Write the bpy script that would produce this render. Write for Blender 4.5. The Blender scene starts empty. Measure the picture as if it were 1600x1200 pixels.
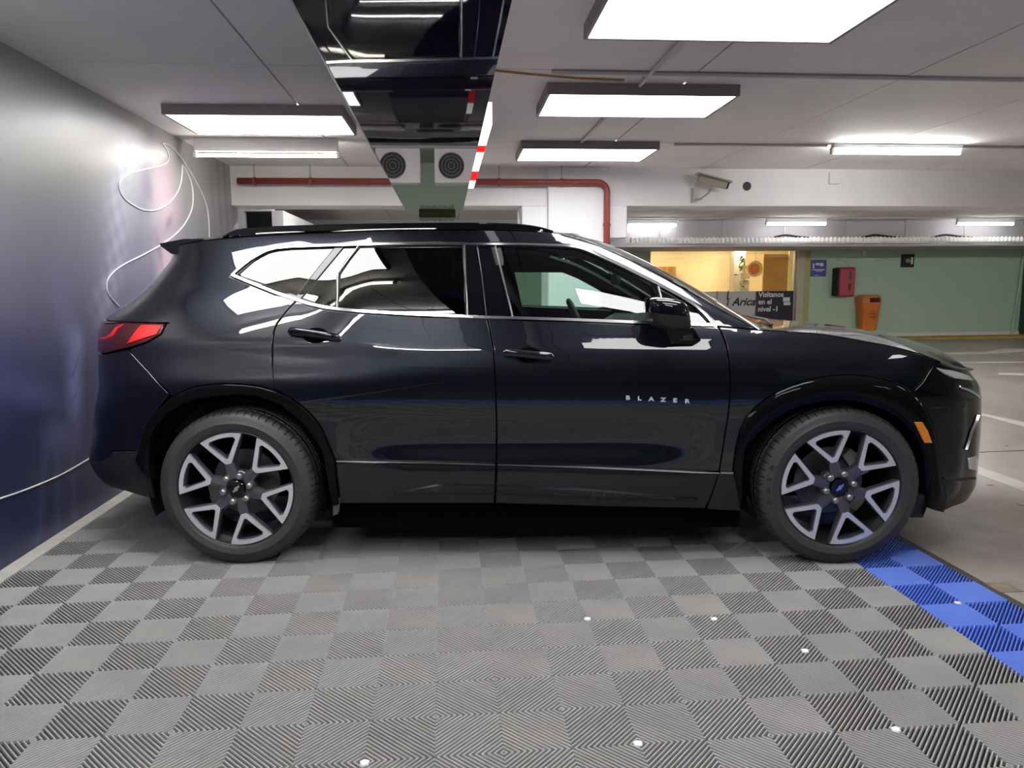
import bpy, math, random
import numpy as np
from mathutils import Vector, Matrix
from mathutils.geometry import delaunay_2d_cdt
R_ = random.Random(7)
PI = math.pi
scn = bpy.context.scene

# ------------------------------------------------------------------ camera, world, lights, exposure
FPX, CXP, CYP, CAMH = 1150.0, 800.0, 600.0, 1.345
PSI = math.atan(102 / FPX * math.cos(math.atan(158 / FPX)))
PITCH = math.atan(158 / FPX)
ROLL = 0.008
fw = np.array([math.sin(PSI) * math.cos(PITCH), math.cos(PSI) * math.cos(PITCH), -math.sin(PITCH)])
r0 = np.array([math.cos(PSI), -math.sin(PSI), 0.0])
u0 = np.cross(r0, fw)
RR = r0 * math.cos(ROLL) - u0 * math.sin(ROLL)
UU = u0 * math.cos(ROLL) + r0 * math.sin(ROLL)
CAM = np.array([0, 0, CAMH])
cd = bpy.data.cameras.new('camera')
cam = bpy.data.objects.new('camera', cd)
scn.collection.objects.link(cam)
cam.matrix_world = Matrix(((RR[0], UU[0], -fw[0], 0), (RR[1], UU[1], -fw[1], 0), (RR[2], UU[2], -fw[2], CAMH), (0, 0, 0, 1)))
cd.sensor_width = 36.0
cd.lens = FPX / 1600 * 36.0
cd.clip_start = 0.05
cd.clip_end = 100
scn.camera = cam

wld = bpy.data.worlds.new('world')
scn.world = wld
wld.use_nodes = True
wld.node_tree.nodes['Background'].inputs[0].default_value = (0.9, 0.92, 1.0, 1)
wld.node_tree.nodes['Background'].inputs[1].default_value = 0.15
PANEL_L = 6.5      # radiance of the ceiling light panels
TUBE_L = 26.0      # radiance of the fluorescent tubes
scn.view_settings.view_transform = 'Standard'
scn.view_settings.look = 'None'
scn.view_settings.gamma = 1.0
scn.view_settings.use_curve_mapping = False
scn.view_settings.exposure = 1.4


def ray(x, y):
    return fw + RR * (x - CXP) / FPX + UU * (CYP - y) / FPX


def atY(x, y, Y):
    d = ray(x, y)
    return CAM + d * Y / d[1]


def atX(x, y, X):
    d = ray(x, y)
    return CAM + d * X / d[0]


def atZ(x, y, Z):
    d = ray(x, y)
    return CAM + d * (Z - CAMH) / d[2]


# ------------------------------------------------------------------ materials
def mat(name, col, rough=0.5, metal=0.0, coat=0.0, coatr=0.03, spec=0.5, emis=None, estr=0.0, noise=None, bump=None, coatior=1.5):
    m = bpy.data.materials.new(name)
    m.use_nodes = True
    nt = m.node_tree
    b = nt.nodes['Principled BSDF']
    b.inputs['Base Color'].default_value = (*col, 1)
    b.inputs['Roughness'].default_value = rough
    b.inputs['Metallic'].default_value = metal
    b.inputs['Coat Weight'].default_value = coat
    b.inputs['Coat Roughness'].default_value = coatr
    b.inputs['Coat IOR'].default_value = coatior
    b.inputs['Specular IOR Level'].default_value = spec
    if emis:
        b.inputs['Emission Color'].default_value = (*emis, 1)
        b.inputs['Emission Strength'].default_value = estr
    if noise:      # (scale, colour2, low, high, detail)
        tc = nt.nodes.new('ShaderNodeTexCoord')
        n = nt.nodes.new('ShaderNodeTexNoise')
        n.inputs['Scale'].default_value = noise[0]
        n.inputs['Detail'].default_value = noise[4] if len(noise) > 4 else 6
        nt.links.new(tc.outputs['Object'], n.inputs['Vector'])
        cr = nt.nodes.new('ShaderNodeValToRGB')
        cr.color_ramp.elements[0].position = noise[2]
        cr.color_ramp.elements[1].position = noise[3]
        cr.color_ramp.elements[0].color = (*col, 1)
        cr.color_ramp.elements[1].color = (*noise[1], 1)
        nt.links.new(n.outputs['Fac'], cr.inputs[0])
        nt.links.new(cr.outputs[0], b.inputs['Base Color'])
    if bump:       # (scale, strength, distance)
        tc = nt.nodes.new('ShaderNodeTexCoord')
        n = nt.nodes.new('ShaderNodeTexNoise')
        n.inputs['Scale'].default_value = bump[0]
        nt.links.new(tc.outputs['Object'], n.inputs['Vector'])
        bp = nt.nodes.new('ShaderNodeBump')
        bp.inputs['Strength'].default_value = bump[1]
        bp.inputs['Distance'].default_value = bump[2]
        nt.links.new(n.outputs['Fac'], bp.inputs['Height'])
        nt.links.new(bp.outputs[0], b.inputs['Normal'])
    return m


def glassmat(name, tint, refl=1.0, ior=1.5):
    m = bpy.data.materials.new(name)
    m.use_nodes = True
    nt = m.node_tree
    nt.nodes.remove(nt.nodes['Principled BSDF'])
    out = nt.nodes['Material Output']
    t = nt.nodes.new('ShaderNodeBsdfTransparent')
    t.inputs[0].default_value = (*tint, 1)
    g = nt.nodes.new('ShaderNodeBsdfGlossy')
    g.inputs['Roughness'].default_value = 0.0
    g.inputs[0].default_value = (refl, refl, refl, 1)
    fr = nt.nodes.new('ShaderNodeFresnel')
    fr.inputs[0].default_value = ior
    mx = nt.nodes.new('ShaderNodeMixShader')
    nt.links.new(fr.outputs[0], mx.inputs[0])
    nt.links.new(t.outputs[0], mx.inputs[1])
    nt.links.new(g.outputs[0], mx.inputs[2])
    nt.links.new(mx.outputs[0], out.inputs[0])
    return m


def emit(name, col, s):
    m = bpy.data.materials.new(name)
    m.use_nodes = True
    nt = m.node_tree
    nt.nodes.remove(nt.nodes['Principled BSDF'])
    e = nt.nodes.new('ShaderNodeEmission')
    e.inputs[0].default_value = (*col, 1)
    e.inputs[1].default_value = s
    nt.links.new(e.outputs[0], nt.nodes['Material Output'].inputs[0])
    return m


M = {}
M['paint'] = mat('black_car_paint', (0.0090, 0.0110, 0.0185), 0.30, 0.8, 1.0, 0.012, 0.5, coatior=1.68)
M['gloss'] = mat('gloss_black', (0.004, 0.004, 0.006), 0.4, 0, 1.0, 0.03, 0.0, coatior=1.48)
M['arch'] = mat('arch_trim_black', (0.004, 0.004, 0.005), 0.5, 0, 0.4, 0.05, 0.0, coatior=1.42)
M['clad'] = mat('black_plastic_cladding', (0.013, 0.013, 0.016), 0.42, bump=(900, 0.25, 0.001))
M['dark'] = mat('dark_void', (0.003, 0.003, 0.0035), 0.95, spec=0.0)
M['liner'] = mat('wheel_well_liner', (0.006, 0.006, 0.007), 0.9, spec=0.1)
M['cabin'] = mat('cabin_lining', (0.018, 0.02, 0.022), 0.75)
M['cabin2'] = mat('cabin_light_trim', (0.06, 0.065, 0.07), 0.7)
M['chrome'] = mat('chrome', (0.78, 0.78, 0.80), 0.16, 1.0)
M['satin'] = mat('satin_chrome', (0.55, 0.55, 0.57), 0.3, 1.0)
M['rubber'] = mat('tyre_rubber', (0.042, 0.041, 0.041), 0.5, bump=(300, 0.3, 0.001))
M['letter'] = mat('tyre_letter_rubber', (0.016, 0.016, 0.017), 0.6)
M['rimface'] = mat('machined_alloy', (0.70, 0.70, 0.75), 0.36, 0.45)
M['rimdark'] = mat('dark_alloy', (0.11, 0.11, 0.13), 0.34, 0.5)
M['tilegap'] = mat('tile_underside_shadowed', (0.010, 0.009, 0.008), 0.9)  # near-black base plate: shade between the ribs put into the colour
M['tilegapb'] = mat('blue_tile_gap_shade', (0.01, 0.025, 0.16), 0.7)  # darker blue base plate paints the shade in the blue tile gaps
M['nut'] = mat('lug_nut_chrome', (0.42, 0.41, 0.42), 0.28, 0.8)
M['badge'] = mat('badge_silver', (0.75, 0.75, 0.78), 0.35, 0.4)
M['barrel'] = mat('rim_barrel', (0.045, 0.045, 0.052), 0.35, 0.7)
M['disc'] = mat('brake_disc', (0.18, 0.17, 0.17), 0.4, 0.9)
M['caliper'] = mat('brake_caliper', (0.30, 0.29, 0.26), 0.5, 0.6)
M['amber'] = mat('amber_reflector', (0.85, 0.26, 0.01), 0.2, 0, 1.0)
M['red'] = mat('red_lens', (0.75, 0.012, 0.01), 0.15, 0, 1.0, emis=(1, 0.03, 0.01), estr=0.0)
M['darkred'] = mat('smoked_red_lens', (0.055, 0.003, 0.004), 0.1, 0, 1.0)
M['lampclear'] = mat('clear_lamp', (0.72, 0.72, 0.76), 0.2, 0.35, 1.0)
M['glass_f'] = glassmat('front_window_glass', (0.70, 0.86, 0.79), 1.0, 1.6)
M['glass_r'] = glassmat('privacy_glass', (0.03, 0.032, 0.036), 1.0, 1.62)
M['glass_w'] = glassmat('windscreen_glass', (0.45, 0.52, 0.50), 1.0, 1.6)
M['plastic'] = mat('floor_tile_plastic', (0.30, 0.30, 0.305), 0.38, noise=(3.0, (0.38, 0.375, 0.37), 0.35, 0.7))
M['plastic2'] = mat('floor_tile_plastic_worn', (0.31, 0.31, 0.31), 0.42, noise=(5.0, (0.34, 0.335, 0.33), 0.35, 0.7))
M['plastic3'] = mat('floor_tile_plastic_dark', (0.29, 0.29, 0.295), 0.4, noise=(4.0, (0.34, 0.335, 0.33), 0.35, 0.7))
M['blue'] = mat('blue_tile_plastic', (0.10, 0.20, 0.72), 0.38, noise=(4.0, (0.12, 0.23, 0.78), 0.35, 0.7))
M['edge'] = mat('ramp_edge_plastic', (0.07, 0.065, 0.06), 0.6)
M['white'] = mat('white_paint', (0.82, 0.81, 0.82), 0.6, noise=(3, (0.76, 0.75, 0.77), 0.4, 0.75))
M['ceil'] = mat('ceiling_board', (0.90, 0.88, 0.89), 0.7, noise=(1.3, (0.82, 0.805, 0.815), 0.35, 0.7), bump=(120, 0.15, 0.003))
M['ceilgap'] = mat('ceiling_void', (0.10, 0.09, 0.085), 0.9)
M['cwhite'] = mat('column_white', (0.80, 0.80, 0.82), 0.55)
M['conduit'] = mat('painted_conduit', (0.62, 0.58, 0.59), 0.5)
M['redpipe'] = mat('red_pipe', (0.27, 0.05, 0.042), 0.4)
M['panel'] = emit('light_panel', (1.0, 0.985, 0.97), PANEL_L)
M['panel2'] = emit('light_panel_dim', (1.0, 0.985, 0.97), PANEL_L * .5)
M['tube'] = emit('tube_light', (1.0, 0.99, 0.96), TUBE_L)
M['tubew'] = emit('tube_light_warm', (1.0, 0.97, 0.80), 15.0)
M['pframe'] = mat('light_frame', (0.28, 0.25, 0.27), 0.5)
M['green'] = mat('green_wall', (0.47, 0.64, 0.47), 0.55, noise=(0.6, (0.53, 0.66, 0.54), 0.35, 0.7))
M['kerb'] = mat('kerb_concrete', (0.55, 0.54, 0.50), 0.7, noise=(9, (0.42, 0.41, 0.38), 0.4, 0.8))
M['yellow'] = mat('yellow_kerb', (0.62, 0.42, 0.10), 0.7, noise=(3, (0.36, 0.25, 0.09), 0.4, 0.7))
M['orange'] = mat('orange_plastic', (0.72, 0.20, 0.02), 0.45)
M['black'] = mat('matte_black', (0.01, 0.01, 0.01), 0.6)
M['redbox'] = mat('red_cabinet_plastic', (0.42, 0.035, 0.06), 0.4)
M['blueplate'] = mat('blue_sign', (0.075, 0.07, 0.36), 0.5)
M['galv'] = mat('galvanised_tray', (0.88, 0.87, 0.84), 0.35, 0.3)
M['grey'] = mat('grey_metal', (0.4, 0.39, 0.38), 0.45, 0.3)
M['mirror'] = mat('black_gloss_soffit', (0.012, 0.010, 0.028), 0.03, 0.0, 1.0, 0.01, coatior=2.2)
M['printw'] = mat('white_line_print', (0.9, 0.9, 0.92), 0.4, emis=(1, 1, 1), estr=0.0)
M['signw'] = emit('sign_white', (1, 1, 1), 0.75)
M['tubefar'] = emit('tube_light_far', (1, .99, .98), 7.0)
M['tubefill'] = emit('tube_light_fill', (1, .99, .97), 50.0)
M['signr'] = emit('sign_red', (1.0, 0.02, 0.02), 0.45)
M['cream'] = mat('shop_wall', (0.90, 0.78, 0.54), 0.6)
M['wood'] = mat('shop_wood', (0.45, 0.24, 0.08), 0.5)
M['shopw'] = emit('shop_lamp', (1.0, 0.86, 0.60), 42.0)
M['frost'] = mat('frosted_film', (0.62, 0.60, 0.62), 0.6)
M['ink'] = mat('sign_ink', (0.012, 0.01, 0.02), 0.5)
M['signtext'] = mat('sign_white_print', (0.8, 0.8, 0.8), 0.5)
M['green2'] = mat('leaf_green', (0.12, 0.13, 0.04), 0.7)
M['shopglass'] = glassmat('shop_glass', (0.93, 0.93, 0.9), 1.0, 1.45)


# ------------------------------------------------------------------ mesh helpers
def link(name, verts, faces, mats, parent=None, smooth=False, midx=None, normals=None, loc=None):
    me = bpy.data.meshes.new(name)
    me.from_pydata([tuple(float(c) for c in v) for v in verts], [], [tuple(int(i) for i in f) for f in faces])
    for m in (mats if isinstance(mats, (list, tuple)) else [mats]):
        me.materials.append(m)
    if midx is not None:
        me.polygons.foreach_set('material_index', midx)
    me.update()
    if smooth or normals is not None:
        me.polygons.foreach_set('use_smooth', [True] * len(me.polygons))
    if normals is not None:
        me.normals_split_custom_set_from_vertices([tuple(float(c) for c in n) for n in normals])
    o = bpy.data.objects.new(name, me)
    scn.collection.objects.link(o)
    if parent is not None:
        o.parent = parent
    if loc is not None:
        o.location = loc
    return o


def tag(o, label=None, cat=None, group=None, kind=None):
    if label: o['label'] = label
    if cat: o['category'] = cat
    if group: o['group'] = group
    if kind: o['kind'] = kind
    return o


def empty(name, loc=(0, 0, 0), rz=0.0, parent=None):
    o = bpy.data.objects.new(name, None)
    o.empty_display_size = 0.1
    scn.collection.objects.link(o)
    o.location = [float(c) for c in loc]
    o.rotation_euler = (0, 0, rz)
    if parent is not None: o.parent = parent
    return o


class MB:
    def __init__(s):
        s.v, s.f, s.m = [], [], []

    def add(s, vs, fs, mi=0):
        b = len(s.v)
        s.v += [tuple(map(float, v)) for v in vs]
        s.f += [tuple(b + i for i in f) for f in fs]
        s.m += [mi] * len(fs)
        return s

    def box(s, x0, x1, y0, y1, z0, z1, mi=0):
        vs = [(x, y, z) for z in (z0, z1) for y in (y0, y1) for x in (x0, x1)]
        return s.add(vs, [(0, 2, 3, 1), (4, 5, 7, 6), (0, 1, 5, 4), (2, 6, 7, 3), (0, 4, 6, 2), (1, 3, 7, 5)], mi)

    def tube(s, path, r, seg=10, mi=0, caps=True):
        P = [Vector(p) for p in path]
        n = len(P)
        rr = r if isinstance(r, (list, tuple)) else [r] * n
        rings = []
        up = None
        for i in range(n):
            t = (P[min(i + 1, n - 1)] - P[max(i - 1, 0)]).normalized()
            if up is None:
                up = Vector((0, 0, 1)) if abs(t.z) < 0.9 else Vector((1, 0, 0))
            a = t.cross(up).normalized()
            b = a.cross(t).normalized()
            up = b
            rings.append([P[i] + (a * math.cos(2 * PI * k / seg) + b * math.sin(2 * PI * k / seg)) * rr[i] for k in range(seg)])
        vs = [v for q in rings for v in q]
        fs = [(i * seg + k, i * seg + (k + 1) % seg, (i + 1) * seg + (k + 1) % seg, (i + 1) * seg + k) for i in range(n - 1) for k in range(seg)]
        if caps:
            fs += [tuple(range(seg))[::-1], tuple((n - 1) * seg + k for k in range(seg))]
        return s.add(vs, fs, mi)

    def lathe_y(s, prof, seg=64, mi=0, c=(0, 0, 0), close=False):
        # prof: (r, y) revolved about the y axis
        n = len(prof)
        vs = [(c[0] + r * math.cos(2 * PI * k / seg), c[1] + y, c[2] + r * math.sin(2 * PI * k / seg)) for r, y in prof for k in range(seg)]
        m = n if close else n - 1
        fs = [(i * seg + k, i * seg + (k + 1) % seg, ((i + 1) % n) * seg + (k + 1) % seg, ((i + 1) % n) * seg + k) for i in range(m) for k in range(seg)]
        return s.add(vs, fs, mi)

    def prism(s, poly, f, d0, d1, mi=0, mis=None):
        # poly of 2D points, f(u,v,d)->xyz, convex or simple polygon caps
        n = len(poly)
        vs = [f(u, v, d0) for u, v in poly] + [f(u, v, d1) for u, v in poly]
        s.add(vs, [tuple(range(n))[::-1], tuple(range(n, 2 * n))], mi)
        b = len(s.v) - 2 * n
        for i in range(n):
            s.f.append((b + i, b + (i + 1) % n, b + n + (i + 1) % n, b + n + i))
            s.m.append(mi if mis is None else mis)
        return s

    def build(s, name, mats, parent=None, smooth=False, bevel=0, segs=2, loc=None, auto=None):
        o = link(name, s.v, s.f, mats, parent, smooth, s.m, loc=loc)
        if auto is not None:
            for p in o.data.polygons: p.use_smooth = True
            o.data.set_sharp_from_angle(angle=math.radians(auto))
        if bevel:
            b = o.modifiers.new('bevel', 'BEVEL')
            b.width = bevel
            b.segments = segs
            b.limit_method = 'ANGLE'
            b.angle_limit = math.radians(35)
        return o


def box(name, x0, x1, y0, y1, z0, z1, m, parent=None, bevel=0):
    return MB().box(x0, x1, y0, y1, z0, z1).build(name, m, parent, bevel=bevel)


def text_mesh(txt, size, ext=0.001, shear=0.0, bold=0.0, align='CENTER', space=1.0, line=1.0):
    c = bpy.data.curves.new('txt', 'FONT')
    c.body = txt
    c.size = size
    c.extrude = ext
    c.shear = shear
    c.offset = bold
    c.align_x = align
    c.align_y = 'CENTER'
    c.space_character = space
    c.space_line = line
    c.resolution_u = 3
    o = bpy.data.objects.new('txt', c)
    scn.collection.objects.link(o)
    dg = bpy.context.evaluated_depsgraph_get()
    dg.update()
    me = bpy.data.meshes.new_from_object(o.evaluated_get(dg))
    vs = [tuple(v.co) for v in me.vertices]
    fs = [tuple(p.vertices) for p in me.polygons]
    bpy.data.objects.remove(o)
    bpy.data.curves.remove(c)
    bpy.data.meshes.remove(me)
    return vs, fs


def smoothstep(a, b, x):
    t = np.clip((x - a) / (b - a), 0, 1)
    return t * t * (3 - 2 * t)
# ------------------------------------------------------------------ room shell
CZ = 2.537       # ceiling height
XW = -2.15       # mural wall plane
FZ = -0.015      # concrete level under the plastic tiles

# concrete floor
def concrete():
    m = bpy.data.materials.new('polished_concrete')
    m.use_nodes = True
    nt = m.node_tree
    b = nt.nodes['Principled BSDF']
    b.inputs['Roughness'].default_value = 0.32
    tc = nt.nodes.new('ShaderNodeTexCoord')
    n1 = nt.nodes.new('ShaderNodeTexNoise'); n1.inputs['Scale'].default_value = 0.9; n1.inputs['Detail'].default_value = 8
    n2 = nt.nodes.new('ShaderNodeTexNoise'); n2.inputs['Scale'].default_value = 6; n2.inputs['Detail'].default_value = 10
    cr = nt.nodes.new('ShaderNodeValToRGB')
    e = cr.color_ramp.elements
    e[0].position = 0.32; e[0].color = (0.22, 0.20, 0.185, 1)
    e[1].position = 0.7; e[1].color = (0.44, 0.39, 0.34, 1)
    k = cr.color_ramp.elements.new(0.5); k.color = (0.34, 0.305, 0.275, 1)
    mx = nt.nodes.new('ShaderNodeMix'); mx.data_type = 'FLOAT'; mx.inputs[0].default_value = 0.45
    nt.links.new(tc.outputs['Object'], n1.inputs['Vector'])
    nt.links.new(tc.outputs['Object'], n2.inputs['Vector'])
    nt.links.new(n1.outputs['Fac'], mx.inputs[2]); nt.links.new(n2.outputs['Fac'], mx.inputs[3])
    nt.links.new(mx.outputs[0], cr.inputs[0])
    nt.links.new(cr.outputs[0], b.inputs['Base Color'])
    mr = nt.nodes.new('ShaderNodeMapRange'); mr.inputs[3].default_value = 0.18; mr.inputs[4].default_value = 0.5
    nt.links.new(n2.outputs['Fac'], mr.inputs[0]); nt.links.new(mr.outputs[0], b.inputs['Roughness'])
    return m

M['concrete'] = concrete()
floor = tag(box('floor', XW - 1.6, 15, -6, 17, FZ - 0.2, FZ, M['concrete']), kind='structure')

# ribbed floor tile, 0.4 m, four quadrants of diagonal ribs
def tile_mesh(name, mt):
    mb = MB()
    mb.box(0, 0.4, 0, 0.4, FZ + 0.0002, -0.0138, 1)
    q, nr = 0.2, 11
    p = q / nr
    w = p * 0.255
    for qx in (0, 1):
        for qy in (0, 1):
            flip = (qx + qy) % 2 == 1       # concentric corners alternate
            for k in range(2 * nr):
                c = (k + 0.5) * p
                def clip(cc):
                    if cc <= q: return (cc, 0.0), (0.0, cc)
                    return (q, cc - q), (cc - q, q)
                vs = []
                for ww, zz in ((p * .13, 0.0), (p * .235, -.0030), (p * .255, -.0140)):      # rounded rib section
                    a0, a1 = clip(max(c - ww, 0)); b0, b1 = clip(min(c + ww, 2 * q))
                    pts = [a0, b0, b1, a1]
                    if flip: pts = [(q - x, y) for x, y in pts][::-1]
                    vs += [(x + qx * q, y + qy * q, zz) for x, y in pts]
                mb.add(vs, [(0, 1, 2, 3)] + [f for b in (0, 4) for f in ((b, b + 4, b + 5, b + 1), (b + 1, b + 5, b + 6, b + 2), (b + 2, b + 6, b + 7, b + 3), (b + 3, b + 7, b + 4, b))])
    me = bpy.data.meshes.new(name)
    me.from_pydata(mb.v, [], mb.f)
    me.materials.append(mt)
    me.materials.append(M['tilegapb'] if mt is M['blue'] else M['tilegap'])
    me.polygons.foreach_set('material_index', mb.m)
    return me

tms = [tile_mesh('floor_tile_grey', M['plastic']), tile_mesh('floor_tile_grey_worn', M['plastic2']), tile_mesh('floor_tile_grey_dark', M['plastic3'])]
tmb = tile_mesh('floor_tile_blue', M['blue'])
for j in range(-1, 17):
    for i in range(11):
        X = -2.06 + 0.4 * i
        Y = 2.16 - 0.4 * 6 + 0.4 * j
        bl = i == 10 or j == -1
        o = bpy.data.objects.new('floor_tile', tmb if bl else tms[R_.choice([0, 0, 0, 1, 2])])
        scn.collection.objects.link(o)
        o.parent = floor
        o.location = (X, Y, R_.uniform(-0.0005, 0.0004))
        if bl: o['label'] = 'blue ribbed plastic floor tile'
mb = MB()
for k in range(17):
    y0 = -0.24 + 0.4 * k
    mb2 = MB().add([(2.34, y0 + .001, FZ), (2.34, y0 + .001, -0.001), (2.40, y0 + .001, FZ + 0.001), (2.34, y0 + .399, FZ), (2.34, y0 + .399, -0.001), (2.40, y0 + .399, FZ + 0.001)],
                   [(0, 1, 2), (5, 4, 3), (1, 4, 5, 2), (0, 3, 4, 1), (0, 2, 5, 3)])
    mb2.build('ramp_edge', M['edge'], floor)
tag(box('floor_lane', XW + .1, 15, -6, -.70, FZ - .01, FZ + .002, mat('dark_asphalt', (.05, .048, .047), .6)), kind='structure')
# pale scuffed screw heads on some tile centres
for (px, py) in [(997, 1162), (1400, 1140), (570, 1192), (1497, 942), (918, 967), (1258, 1017), (1116, 967)]:
    c = atZ(px, py, 0.0)
    mb = MB()
    mb.add([(c[0] + 0.012 * math.cos(a) * (1 + .3 * math.sin(3 * a)), c[1] + 0.012 * math.sin(a), 0.0025) for a in [i * PI / 6 for i in range(12)]] +
           [(c[0] + 0.014 * math.cos(a), c[1] + 0.014 * math.sin(a), -0.002) for a in [i * PI / 6 for i in range(12)]],  # box widened and lowered to block light under the car
           [tuple(range(12))] + [(i, i + 12, (i + 1) % 12 + 12, (i + 1) % 12) for i in range(12)])
    mb.build('screw_head', M['signtext'], floor)

# painted lines on the concrete (flat print)
def floor_line(pts, name='painted_line', m='linew'):
    P = [atZ(x, y, FZ) for x, y in pts]
    n = len(P)
    vs = [(p[0], p[1], FZ + 0.002) for p in P] + [(p[0], p[1], FZ + 0.0002) for p in P]
    fs = [tuple(range(n))] + [(i, i + n, (i + 1) % n + n, (i + 1) % n) for i in range(n)]
    return link(name, vs, fs, M[m], floor)
M['linew'] = mat('floor_line_paint', (0.62, 0.60, 0.56), 0.5, noise=(5, (0.5, 0.47, 0.43), 0.5, 0.75))
floor_line([(1420, 705), (1530, 742), (1600, 768), (1600, 754), (1532, 730), (1420, 690)])
floor_line([(1500, 645), (1540, 651), (1600, 667), (1600, 660), (1540, 647), (1500, 641)])
floor_line([(1440, 555), (1540, 553), (1600, 549), (1600, 545), (1565, 545), (1540, 550), (1440, 552)])
floor_line([(1440, 568), (1600, 566.5), (1600, 565), (1440, 566)])
floor_line([(1560, 585), (1600, 587), (1600, 583.5), (1560, 583)])
dg_ = [atZ(x, y, FZ) for x, y in [(1528, 911), (1572, 911), (1600, 925), (1560, 926)]]
o = MB().add([(p[0], p[1], FZ + .003) for p in dg_] + [(p[0], p[1], FZ) for p in dg_], [(0, 1, 2, 3), (0, 4, 5, 1), (1, 5, 6, 2), (2, 6, 7, 3), (3, 7, 4, 0)]).build('drain_cover', mat('drain_concrete', (0.2, 0.17, 0.13), .8, noise=(20, (.33, .27, .18), .4, .7)), floor)
crack = [atZ(x, y, FZ) for x, y in [(1500, 709), (1545, 706), (1600, 704)]]
MB().tube([(p[0], p[1], FZ) for p in crack], 0.004, 5).build('floor_joint', M['ceilgap'], floor)

# ceiling: void slab plus separate boards with open joints
ceiling = tag(box('ceiling', XW - 1.6, 15, -6, 17, CZ + 0.03, CZ + 0.25, M['ceilgap']), kind='structure')
xj = [-3.45, -2.15 - .03, -0.965, 0.25, 1.47, 2.74, 3.87, 5.22, 6.43, 7.64, 8.85, 10.06, 11.27, 12.48, 13.7, 15]
yj = [-6, -4.27, -2.12, 0.03, 2.18, 4.33, 6.48, 8.3, 10.4, 12.5, 14.6, 17]
for a in range(len(xj) - 1):
    for b in range(len(yj) - 1):
        g = 0.006 if a % 3 else 0.008
        box('ceiling_board', xj[a] + g, xj[a + 1] - g, yj[b] + .003, yj[b + 1] - .003, CZ + R_.uniform(0, .002), CZ + 0.03, M['ceil'], ceiling)

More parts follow.
